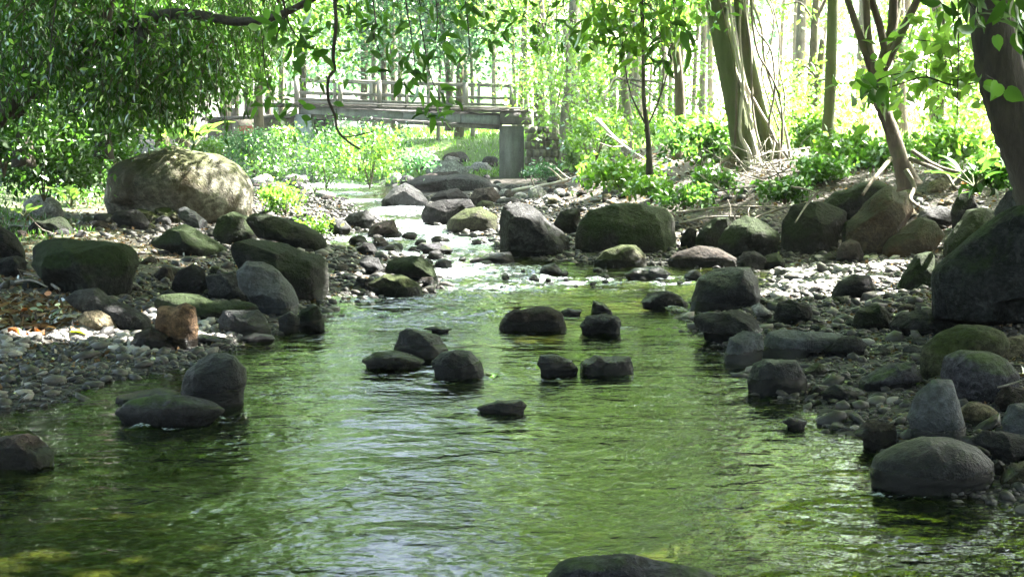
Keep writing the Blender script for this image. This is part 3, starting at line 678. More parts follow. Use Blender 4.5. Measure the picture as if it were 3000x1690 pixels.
# (outline in survey points, material, label, options)
BIG = [
 ([(270,506),(280,426),(300,408),(355,386),(440,368),(490,378),(550,388),(600,418),(628,456),(638,483),(633,528),(562,556),(525,562),(475,553),(350,523),(272,515)],'boulder','huge rounded boulder on the left bank, brown stained face and sunlit right shoulder',dict(depth=.85,ang=.1,sub=5,lump=.03,name='boulder',cat='boulder')),
 ([(62,513),(85,488),(115,490),(150,512),(165,540),(120,550),(70,542)],'pale','pale sunlit rock beside the broad leaved seedling at the far left',{}),
 ([(67,570),(85,548),(110,553),(150,543),(165,553),(190,586),(125,590),(67,587)],'mossd','black rock with a notched top below the pale sunlit rock',{}),
 ([(275,548),(292,530),(345,528),(365,545),(380,566),(340,577),(300,568)],'dark','black oval rock in front of the huge boulder',dict(ang=.15)),
 ([(330,523),(360,526),(395,538),(432,558),(400,562),(350,545)],'olive','thin sloping slab at the foot of the huge boulder',{}),
 ([(385,526),(420,520),(445,533),(457,553),(440,562),(400,548)],'olive','small olive rock between the thin slab and the cracked blue grey slab',{}),
 ([(450,526),(465,520),(500,538),(522,558),(520,578),(480,568),(452,548)],'blue','cracked blue grey slab leaning on the huge boulder',dict(ang=.7)),
 ([(385,610),(455,563),(490,575),(572,630),(565,648),(490,642),(395,622)],'moss','wedge shaped mossy rock pointing up on the left bank',dict(ang=.9,depth=1.0)),
 ([(65,625),(90,605),(150,602),(310,614),(338,635),(343,665),(330,700),(290,745),(200,742),(110,700),(68,668)],'moss','large flat topped mossy block overhanging its dark underside on the left bank',dict(ang=.9,depth=.9,sub=5,name='boulder',cat='boulder')),
 ([(-45,580),(0,568),(30,590),(60,635),(66,662),(0,660),(-45,652)],'dark','dark rock with a sloping edge cut off by the left edge of the photo',dict(ang=.6)),
 ([(-45,655),(40,645),(66,657),(60,685),(0,697),(-45,692)],'dark','low dark rock beneath the sloping rock at the left edge',{}),
 ([(536,585),(550,550),(587,534),(618,543),(655,587),(650,612),(570,617),(540,602)],'moss','rounded mossy rock just right of the mossy wedge',dict(ang=.4)),
 ([(610,552),(640,538),(700,548),(770,565),(810,590),(827,615),(818,637),(760,628),(700,608),(640,600)],'mossd','long low mossy rock reaching to the white water behind the black block',dict(ang=.5,depth=.7)),
 ([(572,640),(575,608),(600,600),(690,605),(770,635),(815,640),(837,670),(832,710),(820,745),(790,757),(750,748),(680,715),(600,690)],'mossd','massive black mossy block at the water edge left of the rapid',dict(ang=.8,sub=5,name='boulder',cat='boulder')),
 ([(588,680),(620,655),(660,653),(700,680),(735,720),(757,780),(745,797),(700,790),(640,760),(600,720)],'blue','pointed blue grey rock with streaks leaning on the massive black block',dict(ang=.9)),
 ([(436,712),(450,680),(485,662),(515,675),(524,710),(520,742),(440,742)],'dark','round topped dark rock left of the pointed grey rocks',dict(ang=.2)),
 ([(520,695),(580,683),(620,708),(640,750),(560,757),(525,748)],'grey','squat dark grey rock between the round topped rock and the pointed one',dict(ang=.6)),
 ([(385,692),(410,668),(430,673),(439,703),(400,706)],'brown','small half round rock among the litter behind the flat slab',{}),
 ([(388,762),(400,742),(450,739),(560,755),(640,762),(652,775),(640,802),(560,812),(500,805),(400,785)],'moss','long flat slab lying behind the upright brown block',dict(ang=.8,depth=.8)),
 ([(548,802),(560,783),(650,777),(667,800),(684,838),(640,850),(570,842),(547,828)],'dark','black square rock at the water edge in front of the flat slab',dict(ang=.8)),
 ([(740,832),(752,776),(800,768),(814,800),(817,822),(780,830)],'mossd','black cube shaped rock where the left bank meets the stream',dict(ang=.8)),
 ([(700,800),(730,785),(752,800),(748,838),(705,835)],'dark','small dark rock tucked left of the black cube shaped rock',dict(ang=.5)),
 ([(165,750),(200,730),(240,725),(262,745),(330,772),(372,798),(390,828),(370,840),(330,834),(270,805),(200,778)],'grey','long smooth grey rock with a sunlit ridge behind the gravel',dict(ang=.15,depth=.5)),
 ([(195,802),(215,782),(250,779),(280,793),(304,832),(280,840),(215,836)],'tan','smooth cream rock sitting in the sunlit gravel',dict(ang=.1)),
 ([(330,864),(345,838),(380,828),(412,840),(450,877),(420,884),(370,884),(340,877)],'brown','rounded pinkish rock in front of the upright brown block',dict(ang=.1)),
 ([(457,982),(465,930),(490,900),(540,880),(590,893),(617,925),(622,960),(612,1000),(590,1017),(500,1012),(460,1002)],'dark','round black boulder at the water edge left of the pool',dict(ang=.25,sub=5,name='boulder',cat='boulder')),
 ([(281,1036),(320,1008),(388,992),(475,995),(538,1012),(568,1033),(550,1047),(450,1064),(355,1068),(300,1052)],'purple','flat purple grey rock awash in front of the round black boulder',dict(ang=.2,depth=.6,sub=5)),
 ([(-60,1110),(0,1097),(60,1091),(92,1100),(127,1140),(132,1167),(90,1174),(-60,1182)],'brown','brown rock in the water at the left edge',dict(ang=.4)),
 ([(1360,1460),(1398,1422),(1430,1408),(1523,1401),(1560,1397),(1600,1402),(1690,1420),(1780,1437),(1850,1475),(1840,1520),(1400,1520)],'purple','grey rock with a pitted edge breaking the bottom edge of the photo',dict(ang=.25,sub=5,depth=.5)),
 ([(987,883),(1006,834),(1024,825),(1107,845),(1129,881),(1114,901),(1040,895)],'dark','black angular rock in midstream beside the submerged olive rock',dict(ang=.7,sub=5)),
 ([(905,908),(944,886),(994,882),(1044,894),(1072,909),(1040,925),(945,926)],'olive','low olive rock barely above the water with a yellow edge',dict(ang=.1,lump=.02)),
 ([(1087,912),(1113,890),(1150,881),(1182,885),(1207,912),(1219,937),(1190,950),(1110,947),(1090,928)],'dark','black rock trailing white water in midstream',dict(ang=.6,sub=5)),
 ([(1063,827),(1095,819),(1140,828),(1112,837)],'dark','sliver of black rock behind the midstream rocks',{}),
 ([(1350,917),(1360,893),(1395,890),(1438,905),(1455,930),(1413,945),(1360,937)],'dark','left half of the black pair of joined rocks in the green pool',dict(ang=.4,sub=5)),
 ([(1446,912),(1498,894),(1520,898),(1585,896),(1594,937),(1538,944),(1446,940)],'dark','square ended right half of the black pair of joined rocks in the green pool',dict(ang=.7,sub=5)),
 ([(1195,1026),(1215,1017),(1250,1007),(1312,1006),(1325,1020),(1315,1037),(1270,1041),(1215,1037)],'dark','small lone black rock low in the middle of the green water',dict(ang=.4)),
 ([(1248,822),(1265,795),(1290,775),(1380,771),(1417,784),(1434,826),(1340,832)],'brown','broad brown rock in midstream above the green pool',dict(ang=.5,sub=5)),
 ([(1453,822),(1475,794),(1530,786),(1560,794),(1564,817),(1550,840),(1480,840)],'grey','grey faceted rock in midstream just right of the broad brown rock',dict(ang=.7)),
 ([(1486,788),(1492,756),(1517,761),(1545,788)],'dark','small pointed black rock behind the grey faceted midstream rock',dict(ang=.5)),
 ([(1408,785),(1430,774),(1465,782),(1455,796),(1420,796)],'dark','thin wedge of rock between the brown and the faceted midstream rocks',{}),
 ([(1603,762),(1625,738),(1680,729),(1705,739),(1735,770),(1690,773),(1620,768)],'grey','dark stone with a sunlit top just left of the dark dome by the gravel',dict(ang=.4)),
 ([(1735,780),(1755,700),(1790,676),(1840,671),(1890,674),(1925,698),(1932,752),(1917,768),(1760,788)],'dark','big dark dome shaped boulder between the stream and the sunlit gravel',dict(ang=.35,sub=5,name='boulder',cat='boulder')),
 ([(1730,800),(1740,790),(1860,780),(1902,800),(1917,850),(1850,862),(1740,838)],'dark','black square ledge below the dark dome boulder at the water edge',dict(ang=.8)),
 ([(1887,772),(1910,759),(1947,790),(1932,808),(1905,798)],'pale','small blue white stone right of the black ledge',dict(ang=.3)),
 ([(1568,692),(1600,675),(1660,667),(1692,690),(1640,702)],'dark','low dark stone in the sparkling riffle',{}),
 ([(1715,702),(1730,683),(1752,677),(1775,700)],'dark','small domed stone at the right end of the sparkling riffle',{}),
 ([(1350,692),(1365,668),(1395,661),(1420,688)],'dark','small black domed stone at the left end of the sparkling riffle',{}),
 ([(1188,657),(1230,636),(1285,634),(1299,659)],'dark','flat black rock at the foot of the tall split rock',{}),
 ([(1495,657),(1520,630),(1560,614),(1602,616),(1627,640),(1634,672),(1510,672)],'olive','smooth yellow green topped rock in front of the broad mossy boulder',dict(ang=.1,sub=5)),
 ([(1243,627),(1245,560),(1262,513),(1300,503),(1340,518),(1380,550),(1420,590),(1434,622),(1420,642),(1350,640),(1260,633)],'grey','tall split grey rock with a sloping right side beside the rapid',dict(ang=.85,sub=5,name='boulder',cat='boulder')),
 ([(1441,602),(1455,560),(1480,528),(1540,511),(1620,511),(1680,516),(1710,545),(1702,602),(1690,632),(1600,634),(1450,625)],'moss','broad mossy boulder with a flat cracked face right of the rapid',dict(ang=.6,sub=5,name='boulder',cat='boulder')),
 ([(1393,562),(1410,530),(1457,523),(1465,585),(1410,588)],'mossd','dark rock wedged behind the split rock and the broad mossy boulder',{}),
 ([(1062,545),(1070,515),(1100,504),(1180,503),(1192,520),(1155,562),(1090,564)],'dark','dark flat topped rock at the head of the rapid',dict(ang=.5)),
 ([(1113,582),(1130,550),(1170,524),(1210,521),(1248,545),(1252,583)],'olive','rounded yellow green rock just left of the tall split rock',dict(ang=.15)),
 ([(958,507),(985,475),(1020,460),(1055,480),(1075,510),(1020,519),(965,514)],'dark','black pyramid rock at the top of the stream',dict(ang=.4)),
 ([(1078,502),(1110,478),(1150,474),(1180,500),(1120,508)],'dark','low black rock right of the black pyramid rock',{}),
 ([(1175,502),(1195,477),(1240,469),(1260,490),(1262,517),(1200,517)],'brown','brown rock in front of the bridge pier',dict(ang=.5)),
 ([(1195,520),(1210,503),(1240,508),(1250,525)],'olive','small yellowish stone on top of the rounded yellow green rock',{}),
 ([(1072,432),(1100,405),(1140,401),(1182,425),(1178,447),(1080,450)],'pale','pale sunlit boulder under the bridge',dict(ang=.2)),
 ([(1172,432),(1195,408),(1230,405),(1245,435)],'pale','smaller pale rock under the bridge next to the pier',{}),
 ([(1085,444),(1100,433),(1150,430),(1178,446),(1120,452)],'brown','shaded brown slab below the pale boulder under the bridge',{}),
 ([(1000,470),(1050,442),(1180,436),(1230,452),(1240,475),(1130,482)],'grey','wide grey slab upstream of the black pyramid rock',dict(ang=.4,depth=1.0)),
 ([(923,594),(930,570),(945,557),(990,553),(1002,585),(985,598)],'brown','brown notched rock standing in the white water',dict(ang=.7)),
 ([(858,560),(880,535),(925,528),(945,550),(930,572),(880,575)],'grey','grey dome at the left edge of the rapid behind the notched rock',dict(ang=.15)),
 ([(820,575),(835,550),(870,555),(890,578),(850,590)],'grey','low grey rock left of the grey dome by the rapid',{}),
 ([(785,572),(795,553),(825,552),(850,585),(815,590)],'purple','speckled rounded rock at the end of the long mossy rock',{}),
 ([(968,674),(975,655),(1000,643),(1060,642),(1087,670),(1107,718),(1060,710),(1010,700)],'moss','green brown rock sloping into the rapid on the left',dict(ang=.5)),
 ([(926,714),(970,689),(1010,689),(1052,715),(1064,740),(1000,745),(940,735)],'olive','smooth olive rock at the foot of the rapid',dict(ang=.3)),
 ([(1042,712),(1060,697),(1085,697),(1102,718),(1060,724)],'brown','small rounded brown rock right of the smooth olive rock',{}),
 ([(1045,627),(1060,611),(1110,610),(1142,630),(1100,642)],'purple','dark purple rock lying across the rapid',{}),
 ([(1070,652),(1082,633),(1105,628),(1120,648)],'grey','white capped stone just below the dark purple rock',{}),
 ([(895,628),(912,608),(940,612),(952,636),(920,642)],'dark','small dark rock above the cobbles left of the rapid',{}),
 ([(903,660),(920,643),(952,650),(972,683),(930,690)],'grey','banded grey rock among the cobbles left of the rapid',{}),
 ([(886,725),(900,697),(930,700),(950,728),(910,732)],'dark','black capped cobble beside the smooth olive rock',{}),
 ([(1020,632),(1035,618),(1052,620),(1060,634)],'dark','tiny dark stone left of the dark purple rock',{}),
 ([(1805,615),(1820,578),(1850,548),(1880,538),(1930,558),(1960,595),(1952,628),(1900,648),(1820,636)],'moss','green domed mossy boulder on the right bank with sun flecks',dict(ang=.4,sub=5,name='boulder',cat='boulder')),
 ([(1742,625),(1760,580),(1800,543),(1830,538),(1848,560),(1830,630)],'moss','mossy rock with a sunlit crest left of the green domed boulder',dict(ang=.6)),
 ([(1708,598),(1735,570),(1755,580),(1745,625),(1712,628)],'dark','dark rock in the gap between the broad mossy boulder and the mossy crest',{}),
 ([(1678,658),(1700,635),(1760,617),(1815,622),(1860,650),(1850,672),(1700,668)],'brown','low flat brown rock at the back of the right pool',dict(ang=.3)),
 ([(1850,660),(1870,635),(1900,630),(1930,650),(1920,676),(1860,678)],'dark','black rounded rock below the green domed boulder',{}),
 ([(1900,668),(1930,640),(1960,635),(1985,655),(1975,675)],'moss','small mossy dome at the top of the sunlit gravel',{}),
 ([(1968,625),(1972,560),(2000,518),(2060,508),(2132,530),(2125,580),(2105,622),(2040,636)],'mossd','huge dark mossy boulder behind the gravel on the right bank',dict(ang=.5,sub=5,name='boulder',cat='boulder')),
 ([(2065,520),(2100,480),(2160,458),(2205,456),(2230,470),(2200,530),(2140,555),(2080,550)],'moss','green mossy boulder leaning above the huge dark mossy one',dict(ang=.4,sub=5,name='boulder',cat='boulder')),
 ([(2130,610),(2135,560),(2190,500),(2240,463),(2292,478),(2305,530),(2265,605),(2205,645),(2145,640)],'orange','tall ochre and green boulder with a sunlit top on the right bank',dict(ang=.7,sub=5,name='boulder',cat='boulder')),
 ([(2116,604),(2125,560),(2158,548),(2174,590),(2142,625)],'moss','knobbly mossy lump left of the tall ochre boulder',dict(lump=.1)),
 ([(2103,645),(2118,612),(2140,600),(2162,610),(2173,642),(2160,660),(2111,660)],'brown','brown domed stone with a white top at the edge of the sunlit gravel',dict(ang=.1)),
 ([(2220,628),(2233,600),(2280,568),(2320,543),(2352,555),(2372,590),(2342,630),(2290,650),(2238,645)],'orange','slanting rock with a sunlit upper edge and an orange lower corner',dict(ang=.7,sub=5)),
 ([(2328,480),(2340,460),(2370,446),(2400,449),(2404,480)],'tan','small tan rock rimmed with sunlight at the top of the right bank',{}),
 ([(2390,535),(2410,490),(2440,478),(2480,520),(2455,565),(2405,585)],'mossd','mossy rock below the small tan rock on the right bank',{}),
 ([(2378,615),(2415,560),(2440,523),(2480,520),(2525,540),(2490,600),(2400,655)],'moss','smooth bright mossy rock wedged behind the giant dark boulder',dict(ang=.2)),
 ([(2290,575),(2320,530),(2370,515),(2400,540),(2380,580)],'grey','grey rock under the sunlit rubble of the right bank',{}),
 ([(2220,545),(2245,520),(2290,515),(2310,540),(2260,560)],'tan','crumbling pale rock on the sunlit rubble of the right bank',{}),
 ([(2248,730),(2280,680),(2310,638),(2342,634),(2365,670),(2355,725),(2280,735)],'moss','triangular rock with a bright moss rim at the foot of the giant dark boulder',dict(ang=.7,sub=5)),
 ([(2345,760),(2350,680),(2420,620),(2500,548),(2576,508),(2700,500),(2780,650),(2740,810),(2576,820),(2480,800),(2400,785)],'crag','giant dark grey boulder filling the right edge of the photo',dict(ang=.75,sub=5,name='boulder',cat='boulder',depth=.7)),
 ([(2500,545),(2530,480),(2600,455),(2720,460),(2740,560),(2600,580)],'blue','blue grey rock behind the giant dark boulder at the right edge',dict(Y=17)),
 ([(2083,755),(2110,710),(2150,688),(2187,694),(2200,725),(2155,752)],'dark','dark egg shaped rock at the lower edge of the sunlit gravel',dict(ang=.1)),
 ([(1820,895),(1835,850),(1870,832),(1917,840),(1923,870),(1917,903),(1850,915)],'blue','blue grey rock at the waterline in front of the black ledge',dict(ang=.6)),
 ([(1913,885),(1925,835),(1980,826),(2060,836),(2130,840),(2122,872),(2040,884),(1950,905)],'blue','wide flat blue grey slab on the right shore',dict(ang=.7)),
 ([(2072,885),(2110,850),(2150,843),(2184,865),(2172,893),(2110,898)],'dark','dark brown oval rock lying on the end of the blue grey slab',dict(ang=.1)),
 ([(1945,808),(1960,765),(1990,756),(2035,768),(2043,803),(1990,816)],'dark','dark rock right of the blue white stone',dict(ang=.4)),
 ([(2138,825),(2160,775),(2210,764),(2243,790),(2243,830)],'mossd','dark mossy rock in the middle of the right shore cobbles',{}),
 ([(2232,825),(2260,788),(2350,778),(2425,800),(2425,838),(2300,845)],'dark','dark ledge under the giant boulder',dict(ang=.6)),
 ([(1883,962),(1895,915),(1930,904),(2000,907),(2027,950),(2032,984),(1960,994),(1890,989)],'dark','black rock at the corner of the right shore',dict(ang=.3,sub=5)),
 ([(2013,935),(2060,910),(2092,930),(2060,948),(2020,948)],'olive','small grey green slab next to the black corner rock',{}),
 ([(2028,990),(2050,965),(2087,970),(2082,994)],'brown','small domed brown stone below the grey green slab',{}),
 ([(2068,992),(2100,967),(2150,974),(2189,990),(2170,1009),(2090,1009)],'grey','low oblong grey stone on the right shore gravel',dict(ang=.2)),
 ([(2160,965),(2230,920),(2310,898),(2325,955),(2250,980)],'purple','flat dark purple slab left of the arching brown rock',dict(ang=.5)),
 ([(2311,940),(2318,880),(2360,838),(2420,817),(2480,817),(2517,830),(2532,862),(2500,900),(2400,930),(2340,960)],'olive','large arching brown rock behind the two smooth grey rocks',dict(ang=.2,sub=5,name='boulder',cat='boulder')),
 ([(2483,885),(2510,855),(2576,843),(2640,860),(2630,898),(2500,898)],'tan','yellow brown stones at the right edge behind the purple grey rock',{}),
 ([(2370,945),(2383,900),(2420,882),(2490,882),(2530,900),(2562,940),(2557,985),(2500,1010),(2420,1005),(2378,975)],'purple','smooth purple grey boulder in the pile at lower right',dict(ang=.1,sub=5,lump=.03,name='boulder',cat='boulder')),
 ([(2285,1050),(2308,990),(2350,951),(2397,954),(2412,1000),(2432,1080),(2425,1108),(2350,1108),(2300,1092)],'blue','smooth grey cone shaped rock standing on the right shore',dict(ang=.15,sub=5,lump=.03)),
 ([(2415,1033),(2445,1008),(2472,1009),(2510,1040),(2480,1068),(2430,1074)],'tan','knobbly yellowish rock right of the grey cone shaped rock',dict(lump=.1)),
 ([(2498,1015),(2530,970),(2576,978),(2620,1030),(2540,1045)],'brown','dark brown rock under the purple grey boulder at the right edge',{}),
 ([(2518,1065),(2545,1020),(2600,1013),(2650,1060),(2610,1115),(2540,1100)],'blue','blue black rock at the right edge in the lower pile',dict(ang=.2)),
 ([(2188,1195),(2205,1152),(2260,1122),(2330,1101),(2400,1104),(2460,1123),(2497,1160),(2494,1207),(2450,1230),(2300,1240),(2210,1230)],'dark','big smooth dark boulder at the waterline in the lower right with pale scratches',dict(ang=.12,sub=5,lump=.03,name='boulder',cat='boulder')),
 ([(2493,1178),(2510,1150),(2530,1170),(2517,1205)],'brown','small pebble like rock touching the right end of the big smooth dark boulder',{}),
 ([(2440,1110),(2480,1083),(2540,1088),(2620,1110),(2620,1155),(2540,1170),(2480,1130)],'dark','dark rock behind the big smooth boulder in the lower right pile',{}),
 ([(2513,1210),(2545,1163),(2600,1158),(2650,1200),(2570,1222)],'tan','tan rock at the right edge level with the big smooth dark boulder',{}),
 ([(2148,1090),(2190,1060),(2250,1063),(2264,1112),(2200,1130)],'brown','brown rock lying in the shallows left of the grey cone shaped rock',{}),
 ([(1966,1060),(1985,1046),(2030,1058),(2022,1077),(1985,1074)],'dark','small dark stone awash in the bright green reflection',{}),
 ([(475,845),(500,838),(560,850),(600,862),(520,868)],'grey','thin flat grey stone between the upright brown block and the water',{}),
 ([(600,850),(640,838),(690,842),(700,856),(640,862)],'dark','low black stone at the waterline in front of the black square rock',{}),
 ([(205,1010),(260,965),(400,935),(455,950),(455,1000),(330,1015)],'olive','drowned olive rock under the shallow water left of the round black boulder',dict(zlift=-.12,ang=.1)),
]
for pts, m_, lab, kw in BIG: rock(pts, m_, lab, **kw)
# upright brown block
rock([(388,830),(393,775),(400,768),(440,769),(470,757),(495,768),(501,830),(490,878),(460,877),(420,862)],'wood','upright brown weathered block standing on the left gravel',depth=.8,ang=.16,sub=5,lump=.045,seed=5)

# cobbles placed one by one from a few shared shapes ------------------
COB = []
for k in range(10):
    U, F = ICO[3]; U = U.copy(); r = np.random.default_rng(100 + k)
    for _ in range(6):
        n = unit(r.normal(size=3)); d = r.uniform(0.7, 0.93); U -= np.maximum(0, U @ n - d)[:, None] * n * 0.8
    U *= (1 + noise3(U, 2.5, k) * 0.07 + noise3(U, 7, k + 50) * 0.025)[:, None]
    U *= np.array([1, r.uniform(.7, .95), r.uniform(.5, .75)])
    COB.append((U, F))
cobmesh = {}
def cobble(x, y, s, mat, label, group, sink=0.25, name='cobble'):
    if mat == 'dark' and float(gd(x, y)) < .05: mat = 'wet'
    k = rng.integers(0, 10); key = (int(k), mat)
    if key not in cobmesh:
        U, F = COB[k]; o = mesh_np(name, U, F.ravel(), np.full(len(F), 3), ROCK[mat], None, True); cobmesh[key] = o
    else:
        o = cobmesh[key].copy(); COL.objects.link(o)
    z = float(surf(x, y)) if float(gd(x, y)) < 0 else float(gz(x, y))
    o.location = (float(x), float(y), z + s * (0.5 - sink) * 0.6)
    o.scale = (s * float(rng.uniform(.85, 1.2)), s, s * float(rng.uniform(.8, 1.2))); o.rotation_euler = (float(rng.normal() * .15), float(rng.normal() * .15), float(rng.uniform(0, 6.28)))
    o.name = name; tag(o, label, name, group); return o
def cobbles(x0, x1, y0, y1, n, smin, smax, mats, label, group, water=False, sink=.25, name='cobble'):
    c = 0; tries = 0
    while c < n and tries < n * 30:
        tries += 1
        px, py = rng.uniform(x0, x1), rng.uniform(y0, y1)
        p = G(px, py); d = float(gd(p[0], p[1]))
        if (not water and d < 0.02) or (water and d > 0.1): continue
        s = rng.uniform(smin, smax) * (0.55 + 0.45 * rng.uniform()) / FPX * p[1] * 0.5
        cobble(p[0], p[1], s, mats[int(rng.integers(0, len(mats)))], label, group, sink, name); c += 1
cobbles(640,1060,452,505,34,30,75,['grey','brown','dark','pale'],'stone in the dry bed','stones of the upper bank below the bridge', name='rock')
cobbles(1060,1252,402,445,18,35,80,['grey','pale','brown'],'stone under the bridge','stones under the bridge by the pier', name='rock')
cobbles(1240,1420,455,520,14,35,75,['pale','grey','brown','dark'],'stone right of the pier','stones right of the pier', name='rock')
cobbles(0,800,560,760,26,45,95,['dark','mossd','grey','moss','brown'],'medium dark rock scattered among the bigger mossy rocks of the left bank','medium rocks of the left bank', name='rock')
cobbles(820,1240,520,720,13,35,75,['dark','grey','mossd','brown'],'medium dark rock crowding the edge of the rapid','medium rocks beside the rapid',True,.15, name='rock')
cobbles(1950,2400,740,900,14,40,85,['dark','grey','mossd'],'medium dark rock between the sunlit gravel and the giant boulder','medium rocks of the right bank', name='rock')
cobbles(1700,2120,560,660,10,35,70,['mossd','moss','dark'],'medium mossy rock along the foot of the right bank boulders','medium mossy rocks of the right bank', name='rock')
cobbles(380,800,590,700,16,20,50,['grey','brown','dark','olive'],'small loose stone among brown litter between the mossy left bank rocks','stones between the mossy rocks of the left bank')
cobbles(0,380,690,850,16,20,55,['grey','brown','dark'],'small stone in the shade between the flat topped block and the sunlit gravel','stones in front of the flat topped block')
cobbles(380,600,520,600,8,22,45,['grey','olive','blue'],'small stone at the foot of the huge rounded boulder','stones at the foot of the huge boulder')
cobbles(100,400,555,600,9,25,50,['grey','olive','dark'],'grey stone on the left bank behind the flat topped block','stones behind the flat topped block')
cobbles(840,1000,625,740,18,28,55,['grey','dark','brown','purple'],'rounded dark cobble heaped at the left side of the rapid','cobbles left of the rapid')
cobbles(960,1250,580,660,12,22,45,['dark','purple','grey'],'dark stone breaking the white water of the rapid','stones in the rapid',True,.1)
cobbles(1230,1720,680,725,30,14,34,['dark','dark','grey'],'small black stone in the riffle','stones in the riffle',True,.1)
cobbles(1240,1700,478,520,22,28,60,['pale','grey','tan','brown'],'sunlit rubble stone piled behind the tall split rock and the broad mossy boulder','sunlit rubble behind the boulders')
cobbles(1000,1260,440,480,9,30,55,['grey','pale','brown'],'stone in the dry bed just below the bridge','stones below the bridge')
cobbles(640,900,500,580,12,30,55,['grey','purple','brown','dark'],'rounded stone on the bank between the leafy shrub and the rapid','stones by the leafy shrub')
cobbles(1950,2250,655,745,34,22,50,['pale','pale','tan','brown'],'sunlit cobble on the bright gravel of the right bank','cobbles of the sunlit gravel')  # pale stones carry part of the strong sun in their colour
cobbles(2200,2420,490,545,14,25,50,['pale','tan'],'sunlit broken stone on top of the tall ochre boulder bank','broken stones of the upper right bank')
cobbles(1930,2350,755,850,24,25,65,['grey','dark','blue','brown'],'grey cobble in the shade between the sunlit gravel and the blue grey slab','shaded cobbles of the right bank')
cobbles(2020,2330,880,1080,28,22,60,['grey','dark','blue','brown','purple'],'cobble on the shore between the blue grey slab and the cone shaped rock','cobbles of the right shore')
cobbles(2230,2576,1050,1260,16,25,60,['grey','brown','tan','dark'],'cobble packed around the lower right boulders','cobbles of the lower right pile')
cobbles(1930,2110,580,680,7,20,40,['brown','grey'],'small stone under the huge dark mossy boulder','stones under the huge dark mossy boulder')
cobbles(0,300,880,1010,14,16,40,['grey','dark','blue'],'small dark stone on the wet gravel of the left shore','stones on the wet left gravel')

# ================================================================== BRIDGE
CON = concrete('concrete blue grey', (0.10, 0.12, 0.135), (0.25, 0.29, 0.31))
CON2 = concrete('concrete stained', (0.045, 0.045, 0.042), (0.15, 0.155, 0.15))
CON3 = concrete('concrete rail', (0.09, 0.083, 0.072), (0.24, 0.225, 0.2))
COND = concrete('concrete dark', (0.03, 0.03, 0.028), (0.09, 0.085, 0.075))
STONEW = concrete('old stone wall', (0.04, 0.04, 0.03), (0.13, 0.12, 0.09))
REDP = concrete('faded red paint', (0.26, 0.045, 0.04), (0.42, 0.09, 0.08))
YB = 51.0
def zx(px, py, Y=YB):
    p = at(px, py, Y); return p[0], p[2]
br = empty('footbridge', [*at(1000, 300, YB)[:2], float(gz(-3, YB))], 'narrow concrete footbridge with open railings crossing above the stream', 'bridge')
def pr(name, x0, t0, b0, x1, t1, b1, yn, yf, mat, root=br, joints=None):
    """a length of the bridge between two survey columns: tops t, bottoms b, near and far depth"""
    xa, zta = zx(x0, t0); _, zba = zx(x0, b0); xb, ztb = zx(x1, t1); _, zbb = zx(x1, b1)
    m = MB(); m.prism((xa, yn), (xb, yn), 0, yf - yn, zba, zta, zbb, ztb); return m.build(name, mat, root)
pr('deck', 640, 258, 266, 1335, 276, 284, YB - .25, YB + 2.7, COND)
pr('curb', 745, 255, 259.5, 1335, 272, 276.5, YB - .32, YB - .08, CON3)
pr('far_curb', 745, 251, 258, 1335, 267, 274, YB + 2.45, YB + 2.69, CON3)
for i, (xa, xb) in enumerate([(756,846),(848,905),(907,1012),(1014,1080),(1082,1158),(1160,1262)]):
    f = lambda x: (x - 756) / (1262 - 756)
    pr('girder_panel', xa, 268 + 24 * f(xa), 286 + 29 * f(xa), xb, 268 + 24 * f(xb), 286 + 29 * f(xb), YB, YB + .25, CON)
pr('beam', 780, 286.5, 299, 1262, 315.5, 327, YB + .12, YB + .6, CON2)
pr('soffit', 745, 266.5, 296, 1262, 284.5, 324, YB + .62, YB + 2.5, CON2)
m = MB(); x0, z1 = zx(1256, 317); x1, _ = zx(1318, 317)
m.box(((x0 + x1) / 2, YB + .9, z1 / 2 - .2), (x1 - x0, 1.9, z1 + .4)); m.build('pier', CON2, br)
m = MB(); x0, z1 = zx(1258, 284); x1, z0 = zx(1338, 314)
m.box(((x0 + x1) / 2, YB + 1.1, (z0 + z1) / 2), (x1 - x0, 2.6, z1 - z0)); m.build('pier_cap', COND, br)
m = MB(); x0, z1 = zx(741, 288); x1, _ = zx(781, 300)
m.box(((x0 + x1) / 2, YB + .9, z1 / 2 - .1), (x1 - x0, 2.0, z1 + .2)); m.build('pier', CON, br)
m = MB(); x0, z1 = zx(781, 300); x1, z0 = zx(822, 333)
m.box(((x0 + x1) / 2, YB + 1.4, (z0 + z1) / 2), (x1 - x0 + .02, 1.4, z1 - z0)); m.build('recess_block', COND, br)  # dark block filling the recess under the beam
def rail_run(yy, dy, cols, tops, lo, hi, post_w=.17):
    for i, px in enumerate(cols):
        f = (px - 748) / (1300 - 748)
        x, zt = zx(px, tops[0] + (tops[1] - tops[0]) * f); _, zb = zx(px, 258 + 17 * f)
        w = .07 if px == 1022 else post_w
        m = MB(); m.box((x, yy, (zt + zb) / 2 + dy - .04), (w, .15, zt - zb + .1)); m.build('railing_post', CON3, br)
    for k, off in enumerate((3, 35, 52)):
        for (a, b) in zip(cols[:-1], cols[1:]):
            if (a, k) in ((1022, 1), (1022, 2)): continue
            fa, fb = (a - 748) / 552, (b - 748) / 552
            xa, za = zx(a, tops[0] + off + (tops[1] - tops[0]) * fa); xb, zb = zx(b, tops[0] + off + (tops[1] - tops[0]) * fb)
            m = MB(); m.prism((xa + .05, yy), (xb - .05, yy), -.035, .035, za - .035 + dy, za + .035 + dy, zb - .035 + dy, zb + .035 + dy); m.build('rail', CON3, br)
rail_run(YB - .2, 0, [748, 857, 955, 1022, 1172, 1287], (197, 213), 0, 0)
rail_run(YB + 2.57, .06, [720, 820, 915, 1010, 1105, 1200, 1295], (201, 215), 0, 0, .12)

